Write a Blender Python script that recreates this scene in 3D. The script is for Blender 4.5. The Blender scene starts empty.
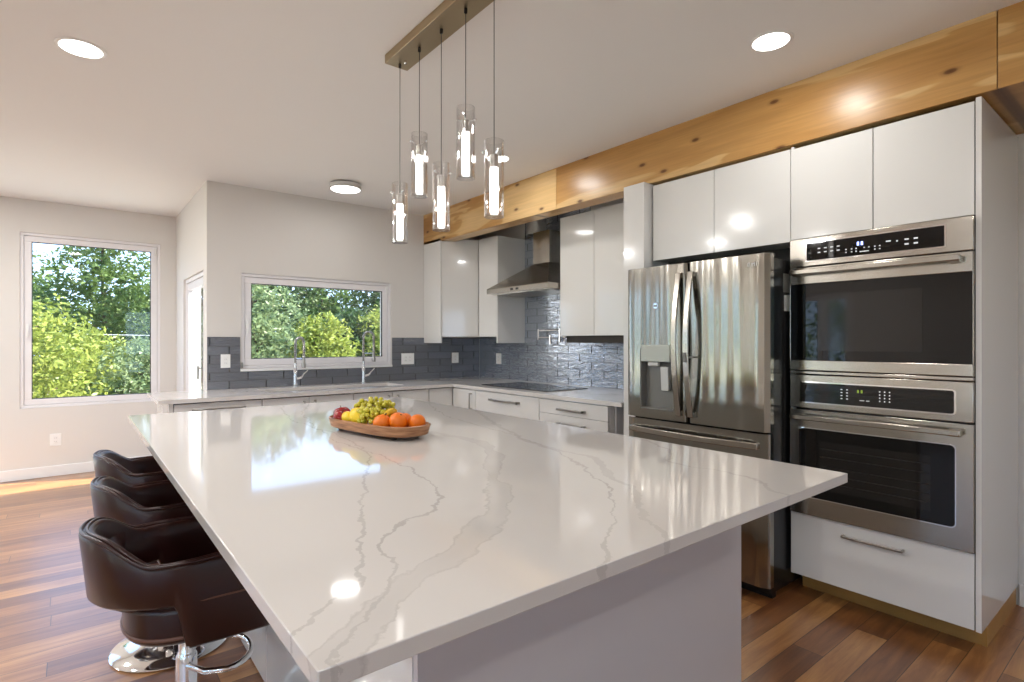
import bpy, bmesh, math, random
from mathutils import Vector, Matrix
PI = math.pi
C = bpy.context.scene.collection
SC = bpy.context.scene
random.seed(7)

# ------------------------------------------------------------------ camera
EYE = 1.34
YAW = math.radians(38.6)
cam = bpy.data.cameras.new('camera'); camo = bpy.data.objects.new('camera', cam); C.objects.link(camo)
cam.sensor_fit = 'HORIZONTAL'; cam.sensor_width = 36.0
cam.lens = 550.0/1024.0*36.0
cam.clip_start = 0.05; cam.clip_end = 200
camo.location = (0, 0, EYE); camo.rotation_euler = (PI/2, 0, -YAW)
SC.camera = camo

# ------------------------------------------------------------------ world, sun, exposure
w = bpy.data.worlds.new('sky'); SC.world = w; w.use_nodes = True
nt = w.node_tree; nt.nodes.clear()
wo = nt.nodes.new('ShaderNodeOutputWorld'); bg = nt.nodes.new('ShaderNodeBackground')
tc = nt.nodes.new('ShaderNodeTexCoord'); sp = nt.nodes.new('ShaderNodeSeparateXYZ'); rp = nt.nodes.new('ShaderNodeValToRGB')
nt.links.new(tc.outputs['Generated'], sp.inputs[0]); nt.links.new(sp.outputs['Z'], rp.inputs[0])
rp.color_ramp.elements[0].position = 0.0; rp.color_ramp.elements[0].color = (0.56, 0.74, 1.0, 1)
rp.color_ramp.elements[1].position = 0.5; rp.color_ramp.elements[1].color = (0.30, 0.52, 0.95, 1)
nt.links.new(rp.outputs[0], bg.inputs[0]); nt.links.new(bg.outputs[0], wo.inputs[0])
bg.inputs[1].default_value = 2.6

sun = bpy.data.lights.new('sun', 'SUN'); suno = bpy.data.objects.new('sun', sun); C.objects.link(suno)
sun.energy = 15.0; sun.angle = math.radians(0.6); sun.color = (1.0, 0.95, 0.86)
suno.rotation_euler = Vector((-1.0, 0.371, -1.0)).to_track_quat('-Z', 'Y').to_euler()
suno.location = (9, -4, 9)

SC.view_settings.view_transform = 'Standard'; SC.view_settings.look = 'None'
SC.view_settings.gamma = 1.0; SC.view_settings.use_curve_mapping = False
SC.view_settings.exposure = 0.42
DOWN_W = 4.5      # each recessed ceiling lamp, watts
LAMP_COL = (1.0, 0.99, 0.97)

# ------------------------------------------------------------------ materials
def srgb(r, g, b):
    f = lambda v: (v/12.92 if v <= 0.04045 else ((v+0.055)/1.055)**2.4)
    return (f(r/255), f(g/255), f(b/255), 1)
MATS = {}
def mat(name, col=(0.8, 0.8, 0.8, 1), rough=0.5, metal=0.0, spec=0.5, coat=0.0, emis=None, estr=0.0, var=0.0, vscale=3.0):
    m = bpy.data.materials.new(name); m.use_nodes = True
    b = m.node_tree.nodes['Principled BSDF']
    b.inputs['Base Color'].default_value = col
    b.inputs['Roughness'].default_value = rough; b.inputs['Metallic'].default_value = metal
    b.inputs['Specular IOR Level'].default_value = spec
    b.inputs['Coat Weight'].default_value = coat; b.inputs['Coat Roughness'].default_value = 0.03
    if emis:
        b.inputs['Emission Color'].default_value = emis; b.inputs['Emission Strength'].default_value = estr
    if var:
        N = m.node_tree.nodes; L = m.node_tree.links
        t = N.new('ShaderNodeTexCoord'); n = N.new('ShaderNodeTexNoise'); n.inputs['Scale'].default_value = vscale; n.inputs['Detail'].default_value = 4
        mx = N.new('ShaderNodeMix'); mx.data_type = 'RGBA'
        L.new(t.outputs['Object'], n.inputs['Vector']); L.new(n.outputs['Fac'], mx.inputs[0])
        mx.inputs[6].default_value = tuple(c*(1-var) for c in col[:3])+(1,)
        mx.inputs[7].default_value = tuple(min(1, c*(1+var)) for c in col[:3])+(1,)
        L.new(mx.outputs[2], b.inputs['Base Color'])
    MATS[name] = m
    return m
def nodes(m): return m.node_tree.nodes, m.node_tree.links, m.node_tree.nodes['Principled BSDF']
def NN(N, t, **kw):
    n = N.new(t)
    for k, v in kw.items(): setattr(n, k, v)
    return n
def ramp(N, stops, interp='LINEAR'):
    r = N.new('ShaderNodeValToRGB'); cr = r.color_ramp; cr.interpolation = interp
    while len(cr.elements) < len(stops): cr.elements.new(0.5)
    for e, (p, c) in zip(cr.elements, stops): e.position = p; e.color = c
    return r
def g(v): return (v, v, v, 1)

mat('wall_paint', srgb(222, 218, 213), 0.7, spec=0.25, var=0.012, vscale=1.5)
mat('ceiling_paint', srgb(240, 238, 235), 0.8, spec=0.2, var=0.01, vscale=1.2)
mat('trim_white', srgb(238, 237, 235), 0.35, var=0.01)
mat('vinyl_white', srgb(236, 233, 234), 0.3, var=0.01)
mat('gasket_black', g(0.015), 0.5, var=0.1)
mat('lacquer_white', srgb(226, 224, 220), 0.12, coat=0.6, var=0.008, vscale=1.0)
mat('island_panel', srgb(206, 202, 202), 0.16, coat=0.4, var=0.01)
mat('carcass_dark', srgb(52, 46, 40), 0.6, var=0.1)
mat('chrome', g(0.86), 0.07, metal=1.0, var=0.02)
mat('brushed_nickel', srgb(176, 172, 166), 0.28, metal=1.0, var=0.04)
mat('canopy_bronze', srgb(176, 158, 128), 0.3, metal=1.0, var=0.05)
mat('plinth_oak', srgb(176, 132, 70), 0.45, var=0.2, vscale=8)
mat('black_glass', g(0.004), 0.03, spec=0.45, var=0.05)
mat('oven_window', srgb(30, 28, 26), 0.06, spec=0.5, var=0.05)
mat('oven_rack', srgb(50, 48, 45), 0.4, metal=0.6, var=0.05)
mat('appliance_black', g(0.012), 0.25, spec=0.4, var=0.1)
mat('outlet_white', srgb(240, 240, 238), 0.3, var=0.01)
mat('outlet_slot', g(0.05), 0.5, var=0.05)
mat('key_white', srgb(190, 190, 190), 0.4, emis=(0.8, 0.85, 0.9, 1), estr=0.35, var=0.02)
mat('digit_blue', srgb(180, 200, 255), 0.4, emis=(0.6, 0.75, 1, 1), estr=1.6, var=0.02)
mat('digit_green', srgb(120, 150, 40), 0.4, emis=(0.4, 0.55, 0.08, 1), estr=0.5, var=0.02)
mat('lens', g(0.9), 0.4, emis=(1.0, 0.97, 0.93, 1), estr=6.0, var=0.005)
mat('display_panel', srgb(182, 186, 176), 0.25, var=0.04)
mat('grey_plastic', srgb(120, 118, 112), 0.35, var=0.05)
mat('light_plastic', srgb(205, 205, 200), 0.3, var=0.03)
mat('dark_wire', srgb(70, 68, 66), 0.4, metal=0.5, var=0.05)
mat('brown_leather', srgb(44, 16, 12), 0.3, spec=0.5, coat=0.12, var=0.18, vscale=14)
mat('leather_seam', srgb(112, 76, 62), 0.45, var=0.1)
mat('galvanised', srgb(190, 190, 188), 0.4, metal=0.9, var=0.2, vscale=30)
mat('apple_red', srgb(150, 20, 24), 0.25, coat=0.3, var=0.35, vscale=18)
mat('lemon_yellow', srgb(235, 200, 30), 0.4, var=0.08, vscale=20)
mat('orange_peel', srgb(238, 120, 14), 0.42, var=0.08, vscale=22)
mat('grape_green', srgb(196, 186, 58), 0.22, coat=0.2, var=0.12, vscale=25)
mat('banana_yellow', srgb(232, 190, 40), 0.45, var=0.1, vscale=20)
mat('stem_brown', srgb(90, 66, 30), 0.7, var=0.15)
mat('pale_ground', srgb(196, 188, 170), 0.9, var=0.2, vscale=2)  # outdoor ground, made pale to bounce sunlight up into the room
mat('deck_grey', srgb(150, 145, 138), 0.8, var=0.1)
mat('bark', srgb(86, 74, 60), 0.9, var=0.25, vscale=6)
mat('cable', g(0.5), 0.5, var=0.05)
mat('roof_ext', srgb(120, 116, 110), 0.8, var=0.1)

def leafmat(name, c1, c2):
    m = mat(name, c1, 0.45, spec=0.3); N, L, b = nodes(m)
    t = NN(N, 'ShaderNodeTexCoord'); n = NN(N, 'ShaderNodeTexNoise'); n.inputs['Scale'].default_value = 2.6; n.inputs['Detail'].default_value = 8; n.inputs['Roughness'].default_value = 0.8
    r = ramp(N, [(0.35, c1), (0.65, c2)]); L.new(t.outputs['Object'], n.inputs['Vector']); L.new(n.outputs['Fac'], r.inputs[0]); L.new(r.outputs[0], b.inputs['Base Color'])
    tr = NN(N, 'ShaderNodeBsdfTranslucent'); L.new(r.outputs[0], tr.inputs['Color']); mx = NN(N, 'ShaderNodeMixShader'); mx.inputs[0].default_value = 0.35
    o = N['Material Output']; L.new(b.outputs[0], mx.inputs[1]); L.new(tr.outputs[0], mx.inputs[2]); L.new(mx.outputs[0], o.inputs[0])
leafmat('leaf_lime', srgb(108, 128, 50), srgb(168, 172, 84))
leafmat('leaf_mid', srgb(66, 94, 46), srgb(124, 144, 80))
leafmat('leaf_dark', srgb(38, 62, 38), srgb(88, 112, 66))
leafmat('leaf_pale', srgb(94, 118, 72), srgb(150, 162, 116))

def glassmat(name, tint=(1, 1, 1, 1), base=0.04, edge=0.5):
    m = bpy.data.materials.new(name); m.use_nodes = True; N = m.node_tree.nodes; L = m.node_tree.links; N.clear()
    o = NN(N, 'ShaderNodeOutputMaterial'); t = NN(N, 'ShaderNodeBsdfTransparent'); t.inputs[0].default_value = tint
    gl = NN(N, 'ShaderNodeBsdfGlossy'); gl.inputs['Roughness'].default_value = 0.02
    lw = NN(N, 'ShaderNodeLayerWeight'); lw.inputs[0].default_value = 0.25
    mr = NN(N, 'ShaderNodeMapRange'); mr.inputs[3].default_value = base; mr.inputs[4].default_value = edge
    mx = NN(N, 'ShaderNodeMixShader'); L.new(lw.outputs['Facing'], mr.inputs[0]); L.new(mr.outputs[0], mx.inputs[0])
    L.new(t.outputs[0], mx.inputs[1]); L.new(gl.outputs[0], mx.inputs[2]); L.new(mx.outputs[0], o.inputs[0]); MATS[name] = m
glassmat('window_glass', (0.97, 0.98, 0.98, 1), 0.03, 0.4)
glassmat('lamp_glass', (0.985, 0.985, 0.985, 1), 0.03, 0.9)

def crystal():
    m = mat('crystal_rod', g(0.95), 0.2); N, L, b = nodes(m)
    t = NN(N, 'ShaderNodeTexCoord'); v = NN(N, 'ShaderNodeTexVoronoi'); v.inputs['Scale'].default_value = 90
    r = ramp(N, [(0.1, g(0.12)), (0.5, g(1.0))]); L.new(t.outputs['Object'], v.inputs['Vector']); L.new(v.outputs['Distance'], r.inputs[0])
    mu = NN(N, 'ShaderNodeMath', operation='MULTIPLY'); mu.inputs[1].default_value = 3.6; L.new(r.outputs[0], mu.inputs[0])
    b.inputs['Emission Color'].default_value = (1, 0.955, 0.9, 1); L.new(mu.outputs[0], b.inputs['Emission Strength'])
crystal()

def floor_mat():
    m = mat('plank_floor', rough=0.36, spec=0.8, coat=0.7); N, L, b = nodes(m)
    t = NN(N, 'ShaderNodeTexCoord')
    br = NN(N, 'ShaderNodeTexBrick'); br.offset = 0.0; br.squash = 1.0
    br.inputs['Scale'].default_value = 1.0; br.inputs['Mortar Size'].default_value = 0.0016; br.inputs['Brick Width'].default_value = 1.15; br.inputs['Row Height'].default_value = 0.125
    br.inputs['Color1'].default_value = g(0.0); br.inputs['Color2'].default_value = g(1.0); br.inputs['Mortar'].default_value = g(0.5); br.inputs['Bias'].default_value = 0
    sx = NN(N, 'ShaderNodeSeparateXYZ'); L.new(t.outputs['Object'], sx.inputs[0])
    dv = NN(N, 'ShaderNodeMath', operation='DIVIDE'); dv.inputs[1].default_value = 0.125; L.new(sx.outputs[1], dv.inputs[0])
    fl_ = NN(N, 'ShaderNodeMath', operation='FLOOR'); L.new(dv.outputs[0], fl_.inputs[0])
    wn = NN(N, 'ShaderNodeTexWhiteNoise', noise_dimensions='1D'); L.new(fl_.outputs[0], wn.inputs['W'])
    mo = NN(N, 'ShaderNodeMath', operation='MULTIPLY_ADD'); mo.inputs[1].default_value = 5.0; L.new(wn.outputs['Value'], mo.inputs[0]); L.new(sx.outputs[0], mo.inputs[2])
    cb = NN(N, 'ShaderNodeCombineXYZ'); L.new(mo.outputs[0], cb.inputs[0]); L.new(sx.outputs[1], cb.inputs[1])
    L.new(cb.outputs[0], br.inputs['Vector'])
    mp = NN(N, 'ShaderNodeMapping'); mp.inputs['Scale'].default_value = (2.2, 22, 1); L.new(t.outputs['Object'], mp.inputs['Vector'])
    add = NN(N, 'ShaderNodeVectorMath', operation='ADD'); sc = NN(N, 'ShaderNodeVectorMath', operation='SCALE'); sc.inputs['Scale'].default_value = 17
    L.new(br.outputs['Color'], sc.inputs[0]); L.new(mp.outputs[0], add.inputs[0]); L.new(sc.outputs[0], add.inputs[1])
    n = NN(N, 'ShaderNodeTexNoise'); n.inputs['Scale'].default_value = 1.0; n.inputs['Detail'].default_value = 6; n.inputs['Roughness'].default_value = 0.65; n.inputs['Distortion'].default_value = 0.6
    L.new(add.outputs[0], n.inputs['Vector'])
    mth = NN(N, 'ShaderNodeMath', operation='MULTIPLY_ADD'); mth.inputs[1].default_value = 0.36; L.new(br.outputs['Color'], mth.inputs[0])
    m2 = NN(N, 'ShaderNodeMath', operation='MULTIPLY'); m2.inputs[1].default_value = 0.76; L.new(n.outputs['Fac'], m2.inputs[0]); L.new(m2.outputs[0], mth.inputs[2])
    r = ramp(N, [(0.2, srgb(78, 43, 22)), (0.42, srgb(116, 70, 38)), (0.6, srgb(150, 98, 54)), (0.82, srgb(192, 140, 84))])
    L.new(mth.outputs[0], r.inputs[0])
    mx = NN(N, 'ShaderNodeMix', data_type='RGBA'); mx.inputs[7].default_value = srgb(48, 28, 18); L.new(br.outputs['Fac'], mx.inputs[0]); L.new(r.outputs[0], mx.inputs[6])
    L.new(mx.outputs[2], b.inputs['Base Color'])
    bp = NN(N, 'ShaderNodeBump'); bp.inputs['Strength'].default_value = 0.12; bp.inputs['Distance'].default_value = 0.002; L.new(n.outputs['Fac'], bp.inputs['Height']); L.new(bp.outputs[0], b.inputs['Normal']); b.inputs['Coat Roughness'].default_value = 0.3
floor_mat()

def beam_mat():
    m = mat('hickory', rough=0.3, spec=0.45); N, L, b = nodes(m)
    t = NN(N, 'ShaderNodeTexCoord'); mp = NN(N, 'ShaderNodeMapping'); mp.inputs['Scale'].default_value = (2.0, 0.55, 3.2); L.new(t.outputs['Object'], mp.inputs['Vector'])
    n = NN(N, 'ShaderNodeTexNoise'); n.inputs['Scale'].default_value = 1.3; n.inputs['Detail'].default_value = 3; n.inputs['Distortion'].default_value = 0.5; L.new(mp.outputs[0], n.inputs['Vector'])
    r = ramp(N, [(0.30, srgb(176, 128, 70)), (0.492, srgb(196, 150, 90)), (0.506, srgb(216, 178, 122)), (0.7, srgb(224, 190, 138))]); L.new(n.outputs['Fac'], r.inputs[0])
    mp2 = NN(N, 'ShaderNodeMapping'); mp2.inputs['Scale'].default_value = (30, 2.5, 60); L.new(t.outputs['Object'], mp2.inputs['Vector'])
    n2 = NN(N, 'ShaderNodeTexNoise'); n2.inputs['Scale'].default_value = 1; n2.inputs['Detail'].default_value = 5; n2.inputs['Distortion'].default_value = 0.8; L.new(mp2.outputs[0], n2.inputs['Vector'])
    r2 = ramp(N, [(0.3, g(0.86)), (0.7, g(1.04))]); L.new(n2.outputs['Fac'], r2.inputs[0])
    mu = NN(N, 'ShaderNodeMix', data_type='RGBA', blend_type='MULTIPLY'); mu.inputs[0].default_value = 1; L.new(r.outputs[0], mu.inputs[6]); L.new(r2.outputs[0], mu.inputs[7])
    sx = NN(N, 'ShaderNodeSeparateXYZ'); cx_ = NN(N, 'ShaderNodeCombineXYZ'); L.new(t.outputs['Object'], sx.inputs[0]); L.new(sx.outputs[1], cx_.inputs[0]); L.new(sx.outputs[2], cx_.inputs[1])
    mp3 = NN(N, 'ShaderNodeMapping'); mp3.inputs['Scale'].default_value = (1.9, 4.4, 1.0); mp3.inputs['Location'].default_value = (0.3, 0.45, 0); L.new(cx_.outputs[0], mp3.inputs['Vector'])
    v = NN(N, 'ShaderNodeTexVoronoi'); v.voronoi_dimensions = '2D'; v.inputs['Scale'].default_value = 1.0; L.new(mp3.outputs[0], v.inputs['Vector'])
    r3 = ramp(N, [(0.0, g(0.95)), (0.035, g(0.8)), (0.055, g(0.25)), (0.09, g(0))]); L.new(v.outputs['Distance'], r3.inputs[0])
    mx = NN(N, 'ShaderNodeMix', data_type='RGBA'); mx.inputs[7].default_value = srgb(84, 44, 20); L.new(r3.outputs[0], mx.inputs[0]); L.new(mu.outputs[2], mx.inputs[6]); L.new(mx.outputs[2], b.inputs['Base Color'])
beam_mat()

def quartz():
    m = mat('quartz', rough=0.07, spec=0.5, coat=0.0); N, L, b = nodes(m)
    t = NN(N, 'ShaderNodeTexCoord')
    def vein(scale, width, seed, rot):
        mp = NN(N, 'ShaderNodeMapping'); mp.inputs['Location'].default_value = (seed, seed*0.7, 0); mp.inputs['Rotation'].default_value = (0, 0, rot); mp.inputs['Scale'].default_value = (1.0, 0.45, 1)
        L.new(t.outputs['Object'], mp.inputs['Vector'])
        n = NN(N, 'ShaderNodeTexNoise'); n.inputs['Scale'].default_value = scale; n.inputs['Detail'].default_value = 7; n.inputs['Roughness'].default_value = 0.5; n.inputs['Distortion'].default_value = 0.35
        L.new(mp.outputs[0], n.inputs['Vector'])
        s = NN(N, 'ShaderNodeMath', operation='SUBTRACT'); s.inputs[1].default_value = 0.5; L.new(n.outputs['Fac'], s.inputs[0])
        a = NN(N, 'ShaderNodeMath', operation='ABSOLUTE'); L.new(s.outputs[0], a.inputs[0])
        r = ramp(N, [(0.0, g(1)), (width, g(0.0))]); L.new(a.outputs[0], r.inputs[0]); return r
    a = vein(2.0, 0.006, 3.1, 0.7); c = vein(1.0, 0.045, 8.4, 0.5)
    gate = NN(N, 'ShaderNodeTexNoise'); gate.inputs['Scale'].default_value = 1.4; L.new(t.outputs['Object'], gate.inputs['Vector'])
    gr = ramp(N, [(0.42, g(0)), (0.6, g(1))]); L.new(gate.outputs['Fac'], gr.inputs[0])
    ma = NN(N, 'ShaderNodeMath', operation='MULTIPLY'); L.new(a.outputs[0], ma.inputs[0]); L.new(gr.outputs[0], ma.inputs[1])
    m1 = NN(N, 'ShaderNodeMath', operation='MULTIPLY'); m1.inputs[1].default_value = 0.33; L.new(ma.outputs[0], m1.inputs[0])
    m2 = NN(N, 'ShaderNodeMath', operation='MULTIPLY_ADD'); m2.inputs[1].default_value = 0.13; L.new(c.outputs[0], m2.inputs[0]); L.new(m1.outputs[0], m2.inputs[2])
    mx = NN(N, 'ShaderNodeMix', data_type='RGBA'); mx.inputs[6].default_value = srgb(222, 217, 212); mx.inputs[7].default_value = srgb(134, 126, 120)
    L.new(m2.outputs[0], mx.inputs[0]); L.new(mx.outputs[2], b.inputs['Base Color'])
quartz()
def island_quartz():
    """white quartz whose broad grey veins wander diagonally across the slab"""
    m = mat('island_quartz', rough=0.06, spec=0.5); N, L, b = nodes(m)
    t = NN(N, 'ShaderNodeTexCoord'); sp_ = NN(N, 'ShaderNodeSeparateXYZ')
    n = NN(N, 'ShaderNodeTexNoise'); n.inputs['Scale'].default_value = 9; n.inputs['Detail'].default_value = 6; n.inputs['Roughness'].default_value = 0.62
    L.new(t.outputs['Object'], n.inputs['Vector'])
    sb = NN(N, 'ShaderNodeVectorMath', operation='SUBTRACT'); sb.inputs[1].default_value = (0.5, 0.5, 0.5); L.new(n.outputs['Color'], sb.inputs[0])
    sc = NN(N, 'ShaderNodeVectorMath', operation='SCALE'); sc.inputs['Scale'].default_value = 0.10; L.new(sb.outputs[0], sc.inputs[0])
    ad = NN(N, 'ShaderNodeVectorMath', operation='ADD'); L.new(t.outputs['Object'], ad.inputs[0]); L.new(sc.outputs[0], ad.inputs[1]); L.new(ad.outputs[0], sp_.inputs[0])
    def M(op, a, b_=None, c_=None):
        k = NN(N, 'ShaderNodeMath', operation=op)
        for i, v in enumerate((a, b_, c_)):
            if v is None: continue
            if isinstance(v, (int, float)): k.inputs[i].default_value = v
            else: L.new(v, k.inputs[i])
        return k.outputs[0]
    S = M('ADD', sp_.outputs[0], sp_.outputs[1]); T_ = M('SUBTRACT', sp_.outputs[0], sp_.outputs[1])
    S = M('ADD', S, 1.2+2.3); T_ = M('ADD', T_, 1.2-2.3)          # object origin sits at (1.2, 2.3)
    total = None
    def vein(pts, width, amp, fill):
        nonlocal total
        fc = NN(N, 'ShaderNodeFloatCurve'); cv = fc.mapping.curves[0]
        q = [(p/7.0, (v+4)/6.0) for p, v in pts]
        cv.points[0].location = q[0]; cv.points[1].location = q[-1]
        for p in q[1:-1]: cv.points.new(*p)
        fc.mapping.update(); L.new(M('DIVIDE', S, 7.0), fc.inputs['Value'])
        f = M('MULTIPLY_ADD', fc.outputs[0], 6.0, -4.0)
        wv = NN(N, 'ShaderNodeTexNoise'); wv.inputs['Scale'].default_value = 3.1; wv.inputs['Detail'].default_value = 3; L.new(t.outputs['Object'], wv.inputs['Vector'])
        wd = M('MULTIPLY', wv.outputs['Fac'], width*2)
        d = M('DIVIDE', M('ABSOLUTE', M('SUBTRACT', T_, f)), wd)
        r = ramp(N, [(0.0, g(fill)), (0.7, g(fill*0.85)), (0.86, g(1.0)), (1.0, g(0.0))]); L.new(d, r.inputs[0])
        gt = NN(N, 'ShaderNodeTexNoise'); gt.inputs['Scale'].default_value = 5.3; gt.inputs['Detail'].default_value = 2; L.new(t.outputs['Object'], gt.inputs['Vector'])
        v = M('MULTIPLY', M('MULTIPLY', r.outputs[0], amp*0.7), M('MULTIPLY_ADD', gt.outputs['Fac'], 1.2, 0.2))
        total = v if total is None else M('MAXIMUM', total, v)
    vein([(0.9, -0.45), (1.1, -0.43), (1.31, -0.41), (1.49, -0.337), (1.69, -0.29), (1.99, -0.266), (2.4, -0.36), (3.12, -0.5), (3.9, -1.3), (4.8, -1.5), (6, -2.2)], 0.048, 0.40, 0.55)
    vein([(0.9, -0.62), (1.22, -0.55), (1.354, -0.544), (1.65, -0.658), (2.17, -0.85), (3.0, -1.2), (4.2, -2.3), (6, -3.2)], 0.007, 0.45, 1.0)
    vein([(1.15, -0.44), (1.38, -0.47), (1.6, -0.577), (1.78, -0.557), (1.92, -0.5), (2.3, -0.62), (3.4, -1.6), (5, -2.5), (6, -2.6)], 0.007, 0.5, 1.0)
    vein([(1.6, 0.30), (1.75, 0.287), (1.94, 0.245), (2.295, 0.235), (2.518, 0.154), (2.89, 0.077), (3.03, -0.09), (3.8, -0.5), (5, -1.0), (6, -1.8)], 0.018, 0.38, 0.7)
    vein([(1.4, 0.05), (1.53, 0.08), (1.63, 0.08), (2.02, 0.15), (2.51, 0.08), (3.2, -0.2), (4.5, -1.1), (6, -1.6)], 0.006, 0.45, 1.0)
    vein([(2.1, 0.95), (2.27, 0.82), (2.55, 0.757), (2.8, 0.5), (3.15, 0.516), (4.0, 0.0), (5.0, -0.6), (6, -1.2)], 0.010, 0.42, 0.8)
    mx = NN(N, 'ShaderNodeMix', data_type='RGBA'); mx.inputs[6].default_value = srgb(208, 203, 198); mx.inputs[7].default_value = srgb(112, 104, 98)
    L.new(total, mx.inputs[0]); L.new(mx.outputs[2], b.inputs['Base Color'])
island_quartz()

def tile(name, axis):
    m = mat(name, rough=0.12, spec=0.8, coat=0.8, metal=0.45 if axis == 0 else 0.75); N, L, b = nodes(m)
    t = NN(N, 'ShaderNodeTexCoord'); s = NN(N, 'ShaderNodeSeparateXYZ'); c = NN(N, 'ShaderNodeCombineXYZ')
    L.new(t.outputs['Object'], s.inputs[0]); L.new(s.outputs[axis], c.inputs[0]); L.new(s.outputs[2], c.inputs[1])
    br = NN(N, 'ShaderNodeTexBrick'); br.offset = 0.5; br.inputs['Scale'].default_value = 1; br.inputs['Brick Width'].default_value = 0.305; br.inputs['Row Height'].default_value = 0.0762
    br.inputs['Mortar Size'].default_value = 0.0045; br.inputs['Mortar Smooth'].default_value = 0.2
    br.inputs['Color1'].default_value = srgb(106, 109, 116); br.inputs['Color2'].default_value = srgb(122, 126, 134); br.inputs['Mortar'].default_value = srgb(48, 49, 54)
    L.new(c.outputs[0], br.inputs['Vector'])
    pp = NN(N, 'ShaderNodeMath', operation='PINGPONG'); pp.inputs[1].default_value = 0.0381; L.new(s.outputs[2], pp.inputs[0])
    mr = NN(N, 'ShaderNodeMapRange'); mr.inputs[1].default_value = 0.0046; mr.inputs[2].default_value = 0.0055; mr.inputs[3].default_value = 0.25; L.new(pp.outputs[0], mr.inputs[0])
    jf = NN(N, 'ShaderNodeMath', operation='MULTIPLY'); L.new(br.outputs['Fac'], jf.inputs[0]); L.new(mr.outputs[0], jf.inputs[1])
    br.inputs['Mortar'].default_value = srgb(112, 115, 122)
    jm = NN(N, 'ShaderNodeMix', data_type='RGBA'); jm.inputs[7].default_value = srgb(26, 27, 30); L.new(jf.outputs[0], jm.inputs[0]); L.new(br.outputs['Color'], jm.inputs[6]); L.new(jm.outputs[2], b.inputs['Base Color'])
    if axis == 1: br.inputs['Color1'].default_value = srgb(176, 184, 196); br.inputs['Color2'].default_value = srgb(192, 200, 210); br.inputs['Mortar'].default_value = srgb(180, 188, 200)  # same tile, colour lightened to stand for bright window reflections
    mp = NN(N, 'ShaderNodeMapping'); mp.inputs['Scale'].default_value = (9, 40, 1); L.new(c.outputs[0], mp.inputs['Vector'])
    n = NN(N, 'ShaderNodeTexNoise'); n.inputs['Scale'].default_value = 1.0; n.inputs['Detail'].default_value = 3; n.inputs['Distortion'].default_value = 1.2; L.new(mp.outputs[0], n.inputs['Vector'])
    h = NN(N, 'ShaderNodeMath', operation='MULTIPLY_ADD'); h.inputs[1].default_value = -0.8; L.new(jf.outputs[0], h.inputs[0]); L.new(n.outputs['Fac'], h.inputs[2])
    bp = NN(N, 'ShaderNodeBump'); bp.inputs['Strength'].default_value = 0.9; bp.inputs['Distance'].default_value = 0.009
    L.new(h.outputs[0], bp.inputs['Height']); L.new(bp.outputs[0], b.inputs['Normal']); L.new(bp.outputs[0], b.inputs['Coat Normal'])
tile('tile_x', 0); tile('tile_y_lit', 1)

def steel(name, wav=0.0, rough=0.2, col=srgb(188, 182, 172), vertical=True):
    m = mat(name, col, rough, metal=1.0); N, L, b = nodes(m)
    t = NN(N, 'ShaderNodeTexCoord'); mp = NN(N, 'ShaderNodeMapping'); L.new(t.outputs['Object'], mp.inputs['Vector'])
    mp.inputs['Scale'].default_value = (500, 500, 3) if vertical else (3, 3, 700)
    n = NN(N, 'ShaderNodeTexNoise'); n.inputs['Scale'].default_value = 1; n.inputs['Detail'].default_value = 2; L.new(mp.outputs[0], n.inputs['Vector'])
    r = ramp(N, [(0.3, g(max(0.02, rough-0.05))), (0.7, g(rough+0.06))]); L.new(n.outputs['Fac'], r.inputs[0]); L.new(r.outputs[0], b.inputs['Roughness'])
    b1 = NN(N, 'ShaderNodeBump'); b1.inputs['Strength'].default_value = 0.05; b1.inputs['Distance'].default_value = 0.0004; L.new(n.outputs['Fac'], b1.inputs['Height'])
    if wav:
        mp2 = NN(N, 'ShaderNodeMapping'); mp2.inputs['Scale'].default_value = (1, 9.0, 0.3); L.new(t.outputs['Object'], mp2.inputs['Vector'])
        n2 = NN(N, 'ShaderNodeTexNoise'); n2.inputs['Scale'].default_value = 1.0; n2.inputs['Detail'].default_value = 0.6; L.new(mp2.outputs[0], n2.inputs['Vector'])
        b2 = NN(N, 'ShaderNodeBump'); b2.inputs['Strength'].default_value = 1.0; b2.inputs['Distance'].default_value = wav; L.new(n2.outputs['Fac'], b2.inputs['Height'])
        L.new(b2.outputs[0], b1.inputs['Normal'])
    L.new(b1.outputs[0], b.inputs['Normal'])
steel('steel_wavy', 0.026, 0.13, srgb(164, 160, 151))
steel('steel', 0.0, 0.2, vertical=False)
steel('steel_vertical', 0.012, 0.2)

def traymat():
    m = mat('tray_wood', rough=0.4); N, L, b = nodes(m)
    t = NN(N, 'ShaderNodeTexCoord'); mp = NN(N, 'ShaderNodeMapping'); mp.inputs['Scale'].default_value = (5, 5, 60); L.new(t.outputs['Object'], mp.inputs['Vector'])
    n = NN(N, 'ShaderNodeTexNoise'); n.inputs['Scale'].default_value = 2; n.inputs['Detail'].default_value = 5; L.new(mp.outputs[0], n.inputs['Vector'])
    r = ramp(N, [(0.3, srgb(132, 84, 52)), (0.7, srgb(196, 146, 106))]); L.new(n.outputs['Fac'], r.inputs[0]); L.new(r.outputs[0], b.inputs['Base Color'])
traymat()

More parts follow.
